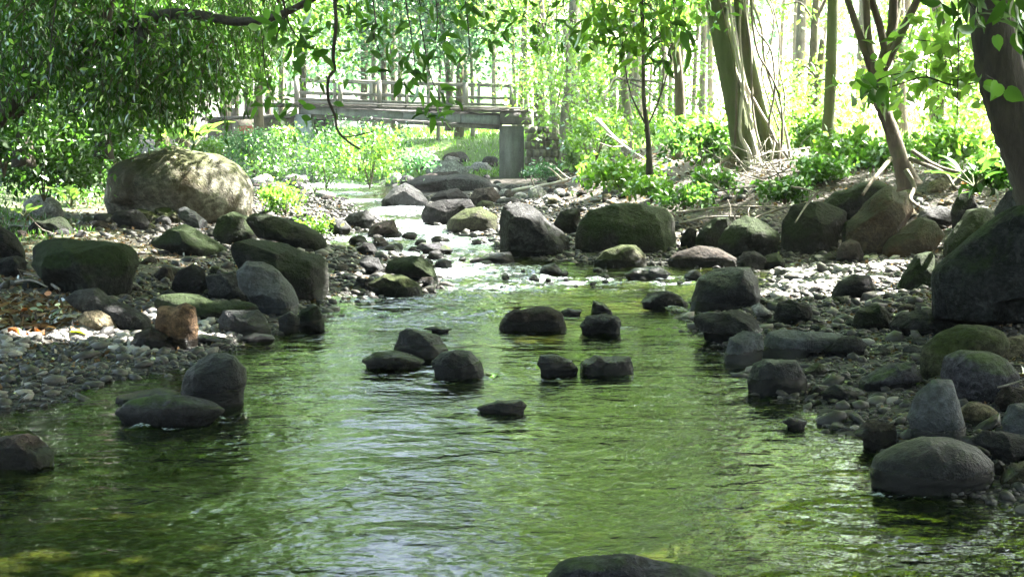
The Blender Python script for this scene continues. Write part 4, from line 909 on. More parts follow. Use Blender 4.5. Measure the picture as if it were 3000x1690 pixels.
w = empty('abutment', [*at(640, 340, YB)[:2], 0.6], 'dark left approach of the footbridge with a brown wall and a faded red panel', 'abutment')
pr('approach_slab', 512, 296, 304, 744, 286, 296, YB - .2, YB + 2.6, COND, w)
pr('wall', 520, 304.3, 372, 741, 296.3, 372, YB + .1, YB + 2.4, STONEW, w)
pr('red_panel', 598, 318, 338, 642, 316, 336, YB - .06, YB + .08, REDP, w)
pr('wall_post', 585, 306, 360, 597, 305, 360, YB - .12, YB + .05, CON3, w)
m = MB()
x0, z1 = zx(1320, 318); x1, _ = zx(1462, 330)
for i in range(7):
    for j in range(9):
        ww = (x1 - x0) / 9; hh = (z1 - .2) / 7
        m.box((x0 + (j + .5 + .5 * (i % 2) * .6) * ww, YB + .2 + .05 * rng.normal(), .2 + (i + .5) * hh), (ww * .96, 1.4, hh * .95))
o = m.build('stone_wall', STONEW); tag(o, 'dark old stone abutment wall beside the right pier of the bridge', 'wall')

# ================================================================== TREES
def limbs_crown(mb, top, centres, n, r0, k=6):
    for c in centres[:n]:
        mid = (np.array(top) + c) / 2 + rng.normal(size=3) * .3; mid[2] += .3
        mb.tube([top, mid, c], r0, r0 * .25, k, 4, .05)
def crown_points(c, rad, n_cl, n_leaf, cl_r, low=-0.6):
    d = unit(rng.normal(size=(n_cl, 3))); d[:, 2] = np.where(d[:, 2] < low, -d[:, 2], d[:, 2])
    cc = np.asarray(c) + d * np.asarray(rad) * rng.uniform(.35, 1.0, n_cl)[:, None] ** .6
    idx = rng.integers(0, n_cl, n_leaf)
    q = rng.normal(size=(n_leaf, 3)); q = unit(q) * rng.uniform(0, 1, n_leaf)[:, None] ** .5
    P_ = cc[idx] + q * cl_r * np.array([1, 1, .6])
    tone = np.clip(0.35 + 0.3 * rng.normal(size=n_cl), 0, 1)[idx]
    return cc, P_, tone
def tree(name, base, pts, r0, r1, crown_c, crown_r, label, bark='brown', leaf='mid', n_cl=60, n_leaf=6000, cl_r=.8, L=.16, W=.08, kind='dia', group=None, mask=True, nl=9, flare=.5, cat='tree', droop=.3, low=-.6):
    root = empty(name, base, label, cat, group)
    mb = MB(); mb.tube(pts, r0, r1, 10, 6, .04, flare)
    cc, P_, tone = crown_points(crown_c, crown_r, n_cl, n_leaf, cl_r, low)
    limbs_crown(mb, np.array(pts[-1]), cc, nl, r1 * .7)
    mb.build('trunk', BARK[bark], root, True)
    if mask:
        k = shade_keep(P_); P_ = P_[k]; tone = tone[k]
    leaves('crown', P_, L, W, LEAF[leaf], root, kind, droop=droop, tone=tone)
    return root
def copy_tree(o, loc, rz, s, label=None, group=None):
    c = o.copy(); COL.objects.link(c); c.location = [float(q) for q in loc]; c.rotation_euler = (0, 0, rz); c.scale = (s, s, s)
    if label: c['label'] = label
    if group: c['group'] = group
    for ch in o.children:
        d = ch.copy(); COL.objects.link(d); d.parent = c
    return c

NTH0 = 'first second third fourth fifth sixth seventh'.split()
# canopy trees that lean over the stream; only their lower leaves enter the picture
for i, (bx, by, cx_, cy_, cz_, rr) in enumerate([(-8.5,9,-4.5,10,9.5,5.5),(7.5,8,3.5,10,10,5.2),(-7.5,18,-4.5,18,10,4.8),(8.5,17,5.5,17.5,10.5,4.6),(1.5,-5,1,2,9.5,5.5),(-6,-4,-6,2,9,5),(15,21,9.5,25,13,4.5),(8,0,7.5,4,9,4.5),(12.5,14,11.5,17,12,5),(-12,24,-7.5,25,14,6),(13,8,9.5,10.5,9.5,5),(10,20,1.5,19,12,4.5)]):
    z0 = float(gz(bx, max(by, -3.5)))
    tree('overhanging_tree', (bx, by, z0), [(bx, by, z0 - .2), (bx * .95 + .05 * cx_, by, z0 + 3), (bx * .5 + cx_ * .5, (by + cy_) / 2, z0 + 6)], .28, .16, (cx_, cy_, cz_), (rr, rr, 2.6),
         ['spreading tree leaning over the near stream from the left bank', 'spreading tree leaning over the near stream from the right bank', 'spreading tree over the left bank rocks', 'spreading tree over the right shore gravel', 'spreading tree behind the viewer shading the pool', 'spreading tree at the left behind the viewer', 'tall tree behind the tangle of dead branches', 'low tree at the right shading the near shore', 'tree shading the giant dark boulder', 'high crowned tree above the left bank shrubs', 'tree at the far right shading the lower right boulders', 'tree reaching from the right across the stream above the rapid'][i],
         'dark', 'glow' if i in (1, 3, 6, 8, 9) else 'mid', 110, 16000, 1.3, .36, .19, group='trees shading the stream', nl=8)

for i, (bx, by, hh, rr) in enumerate([(15,5,9.5,4.2),(16.5,11,10.5,4.5),(17,26,11,4.5),(19,18,12,4.5),(14,33,11,4.2),(13.5,-2,9,4),(11,40,12,4)]):  # belt added to close off sky light and reflect lime in the water
    z0 = float(gz(bx, max(by, -3.5)))
    tree('tree', (bx, by, z0), [(bx, by, z0 - .2), (bx - .2, by + .1, z0 + hh * .4), (bx - .5, by + .2, z0 + hh * .75)], .2, .1, (bx - 1, by, z0 + hh), (rr, rr, 4.2),
         'tree added in the belt right of the view for shade and reflection, ' + NTH0[i] + ' of seven', 'brown', 'glow', 110, 11000, 1.1, .26, .14, group='trees added on the right bank for shade and reflection', nl=8)
# strangler fig on the right bank
base = at(1870, 440, 28.0)
Yf = 28.0
root = empty('fig_tree', base, 'big leaning fig tree wrapped in hanging roots on the right bank', 'tree')
mb = MB(); mb.tube([at(1885, 450, Yf), at(1868, 360, Yf), at(1845, 240, Yf), at(1822, 120, Yf), at(1800, 0, Yf), at(1775, -180, Yf), at(1745, -420, Yf)], .3, .2, 14, 8, .05, .5, radii=[.28, .22, .2, .2, .2, .2, .16])
mb.tube([at(1960, 430, Yf + .6), at(1925, 330, Yf + .5), at(1895, 200, Yf + .4), at(1868, 60, Yf + .3), at(1850, -120, Yf + .2), at(1820, -330, Yf)], .2, .15, 12, 8, .06, .5, radii=[.17, .13, .12, .13, .12])
top = at(1770, -420, Yf)
cc, P_, tone = crown_points(at(1800, -760, Yf), (6, 5, 3.5), 110, 12000, 1.2)
limbs_crown(mb, top, cc, 10, .14)
mb.build('trunk', BARK['mossy'], root, True)
k = shade_keep(P_); leaves('crown', P_[k], .2, .1, LEAF['glow'], root, tone=tone[k])
for (a, b, c, d, r) in [((1840,-60),(1842,150),(1885,290),(1895,440),.03),((1852,-60),(1888,120),(1895,290),(1950,440),.022),((1862,-60),(1915,70),(1945,230),(1992,430),.026),((1890,-60),(1905,130),(1962,250),(1950,430),.02),((1790,-60),(1850,180),(1850,330),(1820,450),.022),((1890,20),(1940,130),(1935,320),(2030,460),.02),((1826,-60),(1868,200),(1862,340),(1885,460),.03),((1905,-60),(1945,40),(1915,180),(1960,330),.014),((1870,-60),(1872,200),(1945,340),(1930,450),.024),((1812,-40),(1812,150),(1858,260),(1880,420),.018),((1920,-60),(1960,90),(1975,250),(1965,400),.014)]:
    m = MB(); y = Yf - .3 + rng.uniform(-.1, .5); j = lambda q: (q[0] + rng.uniform(-8, 8), q[1])
    pp = [at(*a, y), at(*b, y - .05), at(*c, y - .1), at(*d, y - .2)]
    w_ = [pp[0], (pp[0] + pp[1]) / 2 + rng.normal(size=3) * .05, pp[1], (pp[1] + pp[2]) / 2 + rng.normal(size=3) * .05, pp[2], (pp[2] + pp[3]) / 2 + rng.normal(size=3) * .05, pp[3]]
    m.tube(w_, r, r * 1.2, 6, 5, .12); m.build('hanging_root', BARK['pale' if rng.uniform() < .35 else 'grey' if rng.uniform() < .6 else 'brown'], root, True)
for (a, b, c, r) in [((1850,400),(1790,450),(1720,470),.09),((1860,420),(1830,480),(1770,520),.08),((1900,420),(1920,470),(1905,520),.07),((1950,420),(1990,455),(2050,470),.07),((1930,430),(1960,490),(1990,520),.05),((1860,380),(1800,420),(1745,430),.05)]:
    m = MB(); p = [at(*a, Yf - .1), at(*b, Yf - .7), at(*c, Yf - 1.2)]
    p[2][2] = min(p[2][2], gz(p[2][0], p[2][1]) + .03)
    m.tube(p, r, r * .5, 7, 6, .08); m.build('surface_root', BARK['brown'], root, True)

def simple_tree(name, cols, Y, radii, label, bark, crown=None, leaf='mid', forks=(), nleaf=5000, cr=(2.5, 2.5, 2), L=.16, W=.08, cat='tree', group=None, kindl='dia', mask=True):
    pts = [at(a, b, Y) for a, b in cols]
    root = empty(name, pts[0], label, cat, group)
    mb = MB(); mb.tube(pts, radii[0], radii[-1], 10, 8, .05, .4, radii=radii)
    tops = [pts[-1]]
    for f, rr in forks:
        fp = [at(a, b, Y + dy) for a, b, dy in f]; mb.tube(fp, rr, rr * .7, 8, 7, .05); tops.append(fp[-1])
    if crown is not None:
        cc, P_, tone = crown_points(crown, cr, 45, nleaf, .8)
        for tp in tops: limbs_crown(mb, tp, cc[rng.permutation(len(cc))], 4, radii[-1] * .6)
    mb.build('trunk', BARK[bark], root, True)
    if crown is not None:
        k = shade_keep(P_) if mask else np.ones(len(P_), bool); leaves('crown', P_[k], L, W, LEAF[leaf], root, kindl, tone=tone[k])
    return root
simple_tree('tree', [(2085,470),(2082,360),(2088,250),(2093,100),(2096,0),(2100,-200),(2100,-400)], 29, [.15, .12, .11, .11, .1], 'straight moss green trunk standing just right of the fig tree', 'mossy', at(2100, -700, 29), 'glow', cr=(4, 4, 3))
simple_tree('sapling_tree', [(1635,440),(1630,340),(1620,250),(1618,120),(1612,0),(1600,-150)], 26, [.055, .045, .035, .03, .02], 'thin dark stemmed sapling rising left of the fig tree', 'dark', at(1600, 40, 26), 'mid', forks=[([(1622,330,0),(1655,260,.2),(1690,150,.4)], .02), ([(1622,310,0),(1585,230,.2),(1565,120,.3)], .018), ([(1655,260,.2),(1668,200,.1),(1665,100,0)], .014)], nleaf=1400, cr=(1.3, 1.0, .9), L=.2, W=.08)
r_ = simple_tree('tree', [(2290,470),(2265,400),(2240,320),(2215,260),(2205,215)], 20, [.14, .115, .10, .095, .095], 'forked brown tree with a lit right edge above the ochre boulder', 'brown', np.array([5.8, 20.6, 6.7]), 'glow', forks=[([(2207,222,0),(2190,130,0),(2182,60,0),(2175,-100,0),(2160,-260,0)], .06), ([(2205,215,0),(2228,130,.1),(2245,60,.2),(2250,-60,.2),(2255,-260,.2)], .08), ([(2228,130,.1),(2212,60,.1),(2190,-20,.1),(2185,-150,.1)], .06)], cr=(2.9, 2.6, 1.6), nleaf=5500, mask=False)
for a, b, c, d, rr in [((2290,400),(2340,420),(2380,440),(2400,470),.035),((2295,380),(2350,415),(2395,430),(2450,440),.03),((2280,430),(2300,470),(2290,500),(2310,520),.04),((2240,400),(2215,430),(2190,460),(2170,490),.035),((2470,400),(2440,420),(2400,455),(2380,480),.02)]:
    m = MB(); m.tube([at(*a, 19.8), at(*b, 19.3), at(*c, 19), at(*d, 18.8)], rr, rr * .6, 6, 7, .06); m.build('surface_root', BARK['brown'], r_, True)
simple_tree('tree', [(2690,560),(2620,420),(2560,300),(2520,180),(2500,60),(2490,-100),(2470,-300)], 13.5, [.36, .27, .23, .21, .19, .16], 'big dark trunk leaning in from the right edge of the photo', 'dark', at(2450, -560, 13.5), 'glow', nleaf=6000, cr=(3.4, 2.6, 1.6), mask=False)
simple_tree('tree', [(2410,330),(2410,200),(2408,60),(2405,-100)], 17, [.014, .012, .01], 'thin dark stem hanging straight down left of the big leaning trunk', 'dark', cat='stem') if False else None

# background wood: a few prototypes, each standing tree its own object ------
def proto(h, r, cr, cz, leaf, bark, nleaf, L, W, cl, label, lean=.3, ncl=45, cat='tree'):
    root = empty('tree', (0, 0, 0), label, cat, None)
    pts = [(0, 0, -.3), (lean * .3, .1, h * .35), (lean, 0, h * .7), (lean * .8, .1, cz)]
    mb = MB(); mb.tube(pts, r, r * .45, 7, 5, .04, .3)
    cc, P_, tone = crown_points((lean * .8, 0, cz), cr, ncl, nleaf, cl)
    limbs_crown(mb, np.array(pts[-1]) * [1, 1, .85], cc, 8, r * .3, 5)
    mb.build('trunk', BARK[bark], root, True)
    leaves('crown', P_, L, W, LEAF[leaf], root, 'dia', tone=tone); return root
PR = [
 proto(15, .16, (2.8, 2.8, 3.2), 12, 'light', 'grey', 6500, .24, .12, 1.0, ''),
 proto(18, .2, (3.4, 3.4, 4.2), 13, 'mid', 'brown', 8000, .26, .13, 1.2, '', .8),
 proto(11, .11, (2.2, 2.2, 2.6), 8, 'lime', 'grey', 5000, .22, .11, .8, '', -.4),
 proto(20, .22, (3.2, 3.2, 6.5), 12, 'cool', 'brown', 11000, .26, .13, 1.2, '', .2),
]
used = [False] * 4
def put(kind, x, y, s, label, group):
    z = float(zfar(np.array([x]), np.array([y]))[0])
    if not used[kind]:
        o = PR[kind]; used[kind] = True; o.location = (float(x), float(y), z); o.scale = (s, s, s); o.rotation_euler = (0, 0, float(rng.uniform(0, 6.28)))
        o['label'] = label; o['group'] = group; return o
    return copy_tree(PR[kind], (x, y, z), float(rng.uniform(0, 6.28)), float(s), label, group)
def xat(px, Y): return (px - CX) / FPX * Y
NTH = 'first second third fourth fifth sixth seventh eighth ninth tenth eleventh twelfth thirteenth fourteenth'.split()
# right wood beyond the clearing: slim pale trunks in a row
for i in range(24):
    Y = rng.uniform(76, 100); px = rng.uniform(1380, 2750)
    put(int(rng.choice([0, 2, 0])), xat(px, Y), Y, rng.uniform(.9, 1.25), 'slim tree of the pale wood beyond the sunlit clearing', 'trees beyond the sunlit clearing')
for i, px in enumerate([1452,1468,1484,1502,1520,1541,1556,1590,1606,1660,1682,1700,1740,1762]):
    Y = rng.uniform(56, 70); put(0 if i % 2 else 2, xat(px, Y), Y, rng.uniform(.9, 1.2), NTH[i] + ' slim trunk from the left in the close row between bridge and clearing', 'trees in the close row left of the clearing')
for i in range(16):
    Y = rng.uniform(66, 92); px = rng.uniform(930, 1330)
    put(int(rng.choice([0, 1, 2])), xat(px, Y), Y, rng.uniform(.8, 1.0), 'tree seen under and above the bridge deck', 'trees behind the bridge')
for i in range(12):
    Y = rng.uniform(58, 80); px = rng.uniform(560, 1000)
    put(int(rng.choice([1, 3])), xat(px, Y), Y, rng.uniform(.75, 1.0), 'leafy tree behind the left end of the bridge', 'trees behind the left end of the bridge')
for i in range(16):
    Y = rng.uniform(34, 60); px = rng.uniform(-300, 560)
    put(int(rng.choice([1, 3, 1])), xat(px, Y), Y, rng.uniform(.8, 1.1), 'dark leafy tree of the left wood behind the huge boulder', 'trees of the left wood')
for x, y, k, s in [(-9,-9,1,1.1),(-4,-11,3,1.0),(1,-12,1,1.15),(6,-10,3,1.0),(11,-7,1,1.1),(-13,-4,3,1.0),(-14,3,1,1.0),(14,0,3,1.0),(-2,-8,3,.6),(4,-7,3,.6),(-13,9,3,.9),(-14,15,1,.9),(-16,21,3,1),(-15,28,3,1),(-7,-6,3,.6),(9,-4,3,.6)]:  # unseen trees added only to cut sky light on the rocks
    put(k, x, y, s, 'unseen tree added behind or beside the viewer for shade only', 'shade trees added around the viewer')
for j, (px, Y, k) in enumerate(sorted([(1360,60,1),(1440,44,0),(2000,46,0),(2160,43,0),(2350,50,1),(2600,48,1),(1850,60,0),(2250,62,1),(1700,64,2),(2500,66,0),(2080,72,1)])):
    put(k, xat(px, Y), Y, 1.1 + .008 * max(0, Y - 45), NTH[j] + ' from the left of the tall trees standing in the bright clearing', 'trees standing in the clearing') 
# far wood closing the view
P_ = []
for _ in range(360):
    x = rng.uniform(-75, 75); y = rng.uniform(104, 135)
    if -22 < x < -3 and rng.uniform() < .3: continue
    if x > 2 and rng.uniform() < .6: continue
    h = rng.uniform(4, 15) * (1.25 if x < -20 else 1.0); z0 = float(zfar(np.array([x]), np.array([y]))[0])
    P_.append(np.array([x, y, z0 + h]) + rng.normal(size=(110, 3)) * np.array([2.2, 1.2, 2.6]))
P_ = np.vstack(P_)
o = leaves('far_wood', P_, .7, .4, LEAF['cool'], None); tag(o, kind='stuff')

# undergrowth ------------------------------------------------------
def shrub(cx_, by, w, h, Y, leaf, n, L, W, label, kind='dia', stems=7, cat='shrub', name='shrub', group=None, bark='brown', tone=None, dz=0.0, fill=.75):
    """w, h in survey units; by is the foot line"""
    b = at(cx_, by, Y); s = Y / FPX
    root = empty(name, b, label, cat, group)
    mb = MB(); tips = []
    for i in range(stems):
        t = np.array([rng.uniform(-.45, .45) * w * s, rng.uniform(-.3, .3) * w * s, rng.uniform(.5, .95) * h * s])
        mid = t * [.35, .35, .6]
        mb.tube([b + [0, 0, -.05], b + mid, b + t], .012 + .002 * h * s, .005, 5, 4, .05); tips.append(b + t); tips.append(b + t * [.7, .7, .75])
    mb.build('stem', BARK[bark], root, True)
    tips = np.array(tips); ncl = 26
    cc = b + np.stack([rng.uniform(-.5, .5, ncl) * w * s, rng.uniform(-.35, .35, ncl) * w * s, rng.uniform(.15, 1, ncl) * h * s], 1)
    e = np.hypot((cc[:, 0] - b[0]) / (w * s * .5), (cc[:, 2] - b[2] - .4 * h * s) / (h * s * .62)); cc = cc[e < 1.05]
    cc = np.vstack([cc, tips])
    idx = rng.integers(0, len(cc), n)
    P_ = cc[idx] + rng.normal(size=(n, 3)) * (.13 * w * s * fill) * np.array([1, 1, .7]); P_[:, 2] = np.maximum(P_[:, 2], gz(P_[:, 0], P_[:, 1]) + .02)
    tn = np.clip(.4 + .25 * rng.normal(size=len(cc)), 0, 1)[idx] if tone is None else tone
    k = shade_keep(P_) | (rng.uniform(size=n) < .6)
    leaves('foliage', P_[k], L, W, LEAF[leaf], root, kind, tone=tn[k] if hasattr(tn, '__len__') else tn)
    return root
LU = 'understorey shrubs on the left bank'
for a in [
 (820,470,330,122,36,'dark',4600,.11,.035,'feathery light green shrub filling the bank below the bridge'),
 (110,500,260,250,25,'dark',5000,.12,.05,'wide dark bush behind the pale sunlit rock at the far left'),
 (250,450,150,230,28.5,'dark',4000,.12,.05,'tall leafy bush against the left end of the huge boulder'),
 (10,440,200,260,23.5,'dark',4500,.12,.05,'dark bush cut off by the left edge under the drooping tree'),
 (900,430,260,105,41,'cool',3000,.13,.05,'blue green bush below the middle of the bridge'),
 (640,440,160,110,38,'cool',2400,.11,.04,'grey green shrub directly behind the huge rounded boulder'),
 (930,470,150,150,34,'light',1800,.10,.035,'thin upright shrub by the stream under the bridge beam'),
 (720,540,110,80,30,'light',900,.11,.06,'yellow green low shrub right of the huge rounded boulder'),
 (790,600,90,55,26,'light',380,.08,.045,'small leafy plant over the long mossy rock'),
 (1050,430,90,50,46,'cool',900,.13,.06,'blue green fern clump under the bridge'),
 (60,440,230,190,27,'dark',3800,.12,.05,'dense shrub at the far left behind the pale sunlit rock'),
 (215,470,160,190,30,'dark',3000,.12,.05,'dark green shrub left of the huge rounded boulder'),
 (40,380,200,110,31,'cool',1800,.14,.06,'pale tipped shrub under the left trees'),
 (330,390,180,160,36,'dark',3000,.13,.06,'dark shrub behind the top of the huge boulder'),
 (560,395,130,35,40,'light',1500,.13,.06,'light shrub by the brown wall of the bridge approach'),
 (1560,470,200,60,27,'light',1100,.13,.08,'bright yellow green shrub above the broad mossy boulder'),
 (1640,500,110,50,25.5,'light',500,.12,.07,'sunlit low plant touching the top of the broad mossy boulder'),
 (1760,430,170,130,29,'mid',2300,.14,.08,'fresh green shrub at the left foot of the fig tree'),
 (1500,400,150,120,36,'light',1800,.13,.06,'light green shrub on the slope beside the stone wall'),
 (1440,460,40,120,40,'palegreen',700,.12,.09,'tall narrow pale green climber against the stone wall'),
 (1365,470,90,60,44,'cool',600,.12,.06,'low grey green plant at the foot of the stone wall'),
 (2130,440,180,100,26,'light',1500,.14,.08,'bright shrub right of the fig roots'),
 (1720,520,130,50,24,'mid',800,.10,.055,'low leafy plant on the litter slope beside the broad mossy boulder'),
 (1800,485,110,60,25.2,'mid',800,.11,.06,'leafy plant in front of the left fig roots'),
 (1975,505,130,50,23,'dark',800,.10,.055,'dark low shrub above the huge dark mossy boulder'),
 (2060,470,120,75,25,'mid',900,.12,.06,'green shrub between the fig tangle and the green mossy boulder'),
 (2230,420,130,60,22.5,'mid',800,.12,.06,'shrub behind the base of the forked tree'),
 (430,470,90,110,32,'dark',900,.12,.05,'dark shrub close behind the left shoulder of the huge boulder'),
 (700,400,120,80,44,'mid',1000,.13,.06,'shrub in front of the left bridge pier'),
 (2040,400,90,110,30,'light',900,.13,.07,'shrub on the bank behind the fig roots'),
 (2400,400,230,70,24,'light',1400,.14,.08,'sunlit leafy edge of the clearing beside the leaning trunk'),
 (2500,480,130,80,17.5,'mid',800,.16,.07,'dark leafed plant at the foot of the leaning trunk'),
 (2620,300,170,260,15,'mid',900,.16,.10,'round leaved climber at the right edge of the photo'),
]:
    shrub(*a, group=None)
BX = [1530,1700,1900,2100,2330,2500,1420,1600]
for i, (cx_, by, w, h, Y) in enumerate([(1530,330,150,60,50),(1700,330,160,50,52),(1900,320,200,45,50),(2100,330,170,60,46),(2330,325,180,55,52),(2500,320,150,60,44),(1420,330,110,70,56),(1600,345,130,40,44)]):
    shrub(cx_, by, w, h * .7, Y, 'lime', 500, .2, .11, NTH[sorted(BX).index(cx_)] + ' from the left of the sunbleached bushes in the clearing', group='bushes in the clearing')

# grass and small ground plants as masses
def ground_leaves(name, cond, n, L, W, leaf, y0, y1, h=0.12, xr=.45, kind='dia', up=True):
    out = np.zeros((0, 2))
    while len(out) < n:
        y = y0 * (y1 / y0) ** rng.uniform(0, 1, 20000); x = rng.uniform(-1, 1, 20000) * (xr * y + 1)
        k = cond(x, y); out = np.vstack([out, np.stack([x[k], y[k]], 1)])
    out = out[:n]; z = zfar(out[:, 0], out[:, 1]) + rng.uniform(0, h, n) * .3
    d = np.tile([0, 0, 1.2 if up else 0.0], (n, 1)) 
    s = .5 + .025 * out[:, 1]
    V, f, c = leaf_arrays(np.column_stack([out, z]), L * s, W * s, kind, d + rng.normal(size=(n, 3)) * (.35 if up else 1) * [1, 1, .15 if not up else 1], None, 0.0)
    o = mesh_np(name, V, f, c, LEAF[leaf], None, False, None, rng.uniform(0, 1, n)); tag(o, kind='stuff')
ground_leaves('grass', lambda x, y: (f_green(x, y) > .4) & (y > 40), 14000, .1, .02, 'grass', 44, 85)
ground_leaves('short_grass', lambda x, y: (f_green(x, y) > .2) & (y < 40), 3500, .10, .02, 'dark', 18, 40)
ground_leaves('undergrowth', lambda x, y: (gd(x, y) > 3) & (x < -0.17 * y), 5000, .13, .06, 'dark', 30, 60, .9, up=False)
ground_leaves('leaf_litter', lambda x, y: (gd(x, y) > .25) & (gd(x, y) < 7) & (rng.uniform(size=x.shape) < .12 + sst(.5, 2.5, gd(x, y)) + .25 * (x < 0)), 32000, .07, .04, 'litter', 8, 42, .02, up=False)
ground_leaves('dry_grass', lambda x, y: f_dry(x, y) > .5, 9000, .35, .05, 'palegreen', 30, 75)

# ================================================================== LEFT OVERHANGING TREE with drooping fine twigs
def drooper(name, label, limbs, strands, leaf, Lf, Wf, bark='dark', trunk=None, per=26, cat='tree'):
    b = limbs[0][0][0]
    root = empty(name, b, label, cat)
    mb = MB()
    for pts, r0, r1 in limbs: mb.tube(pts, r0, r1, 9, 8, .07)
    mb.build('limb', BARK[bark], root, True)
    tw = MB(); C = []; D = []; T = []
    for (p, ln, dx, dy) in strands:
        q = [p, p + [dx * ln * .35, dy * ln * .35, -.25 * ln], p + [dx * ln * .7, dy * ln * .7, -.62 * ln], p + [dx * ln * .85, dy * ln * .85, -ln]]
        P_ = tw.tube(q, .006, .003, 3, 4)
        t = rng.uniform(0.05, 1, per) * (len(P_) - 1); i = t.astype(int).clip(0, len(P_) - 2); f = (t - i)[:, None]
        c = P_[i] * (1 - f) + P_[i + 1] * f
        c = c + rng.normal(size=c.shape) * .035
        C.append(c); d = unit(P_[i + 1] - P_[i]) + rng.normal(size=c.shape) * .5; D.append(d); T.append(np.full(per, rng.uniform(.1, .8)))
    tag(tw.build('twig', BARK['brown'], root, True), kind='stuff')
    C = np.vstack(C); D = np.vstack(D); T = np.concatenate(T)
    k = shade_keep(C) | (rng.uniform(size=len(C)) < .1)
    leaves('foliage', C[k], Lf, Wf, LEAF[leaf], root, 'dia', dirs=D[k], droop=.15, tone=T[k])
    return root
def strands_box(n, x0, x1, y0, y1, Y0, Y1, l0, l1, mask=None):
    out = []
    while len(out) < n:
        px, py, Y = rng.uniform(x0, x1), rng.uniform(y0, y1), rng.uniform(Y0, Y1)
        if mask and not mask(px, py): continue
        out.append((at(px, py, Y), rng.uniform(l0, l1), rng.normal() * .5, rng.normal() * .3))
    return out
L1 = [([at(-160, 420, 18), at(-40, 330, 18), at(90, 215, 18), at(200, 150, 17.5), at(330, 70, 17), at(385, 45, 16.8)], .13, .085),
      ([at(385, 45, 16.8), at(440, 36, 16.6), at(505, 40, 16.5), at(600, 55, 16.3), at(700, 40, 16), at(820, -20, 16)], .075, .035),
      ([at(380, 45, 16.8), at(366, 90, 16.7), at(372, 135, 16.7), at(374, 158, 16.7)], .10, .105),
      ([at(90, 215, 18), at(60, 100, 18), at(90, -60, 18)], .12, .07),
      ([at(200, 150, 17.5), at(260, 60, 17), at(290, -60, 17)], .09, .05),
      ([at(40, 280, 18), at(-30, 150, 18.5), at(-60, -50, 19)], .15, .1)]
lm = lambda px, py: py < 330 - .42 * abs(px - 280) or px < 200
drooper('drooping_tree', 'dark tree with a sawn stub and a limb reaching over the huge boulder', L1,
        strands_box(330, -60, 330, -140, 200, 15.5, 19, .3, .8) + strands_box(250, 240, 560, 20, 200, 15.5, 19, .3, .8) + strands_box(50, 260, 420, 180, 250, 16, 18, .3, .5), 'dark', .11, .034, per=22)
L2 = [([at(560, -200, 22), at(600, -60, 21), at(640, 60, 20.5), at(660, 140, 20)], .07, .03), ([at(700, -200, 20), at(690, -60, 20), at(720, 80, 20)], .05, .02)]
drooper('drooping_tree', 'loose hanging foliage between the sawn stub and the bridge railing', L2,
        strands_box(230, 420, 700, -60, 120, 18.5, 23, .4, .8), 'mid', .10, .024, 'brown', per=28)
# dark leafy masses behind at left
def mass(name, label, boxes, leaf, n, L, W, cat='tree', kind='dia', trunk=None, bark='dark', cl=.45):
    b = at(*trunk[0]) if trunk else at((boxes[0][0] + boxes[0][1]) / 2, boxes[0][3], boxes[0][4])
    root = empty(name, b, label, cat)
    if trunk:
        mb = MB(); mb.tube([at(*q) for q in trunk], .16, .07, 9, 8, .06, .3)
    P_ = []; T = []
    for (x0, x1, y0, y1, Y0, Y1, w) in boxes:
        ncl = int(30 * w); N = int(n * w)
        cc = np.array([at(rng.uniform(x0, x1), rng.uniform(y0, y1), rng.uniform(Y0, Y1)) for _ in range(ncl)])
        if trunk:
            tp = at(*trunk[len(trunk) // 2])
            for c in cc[:5]: mb.tube([tp, (tp + c) / 2 + [0, 0, .3], c], .04, .012, 5, 4)
        i = rng.integers(0, ncl, N); P_.append(cc[i] + rng.normal(size=(N, 3)) * cl * [1, 1, .7]); T.append(np.clip(.35 + .25 * rng.normal(size=ncl), 0, 1)[i])
    if trunk: mb.build('trunk', BARK[bark], root, True)
    P_ = np.vstack(P_); T = np.concatenate(T); k = shade_keep(P_)
    leaves('crown', P_[k], L, W, LEAF[leaf], root, kind, tone=T[k]); return root
mass('tree', 'dark bushy tree hiding the upper left corner of the photo', [(-200,260,-120,250,20,24,1.6),(-100,120,200,330,21,25,.4)], 'dark', 5200, .15, .07, trunk=[(60,420,23),(50,250,23),(30,80,22.5),(0,-120,22)])
mass('tree', 'green tree with a dark trunk behind the drooping twigs', [(180,560,-100,230,25,30,2.2),(430,760,-70,80,25,30,1.3),(240,420,200,330,26,29,.4),(80,820,-430,-130,25,33,2.2)], 'mid', 6000, .15, .07, trunk=[(262,400,27),(262,300,27),(275,180,27),(300,-50,26)])
mass('tree', 'light green tree hanging over the left end of the bridge', [(520,860,-120,180,36,44,1.3)], 'light', 6000, .17, .08, trunk=[(655,380,40),(650,250,40),(660,120,40),(690,-80,40)], cl=.6, bark='brown')
mass('tree', 'cool green tree above the middle of the bridge', [(850,1250,-160,170,56,64,1.6)], 'cool', 6500, .24, .12, trunk=[(1130,330,60),(1128,200,60),(1110,60,60),(1080,-80,60)], cl=.85, bark='brown')
mass('tree', 'yellow green tree above the right end of the bridge', [(1230,1520,-160,200,46,54,1.4)], 'lime', 5200, .2, .09, trunk=[(1395,350,50),(1390,220,50),(1370,80,50),(1350,-100,50)], cl=.7, bark='grey')
mass('tree', 'bright leafy tree whose lower sprays hang beside the fig trunk', [(1450,1780,-160,120,28,34,1.3)], 'light', 4200, .2, .085, trunk=[(1700,420,33),(1712,300,33),(1700,120,33),(1650,-100,33)], cl=.55, bark='brown')
mass('tree', 'sunlit tree rising between the fig and the forked tree', [(1960,2200,-160,110,34,42,1.0)], 'lime', 3000, .2, .1, trunk=[(2040,350,38),(2045,200,38),(2050,60,38),(2060,-100,38)], cl=.6, bark='brown')

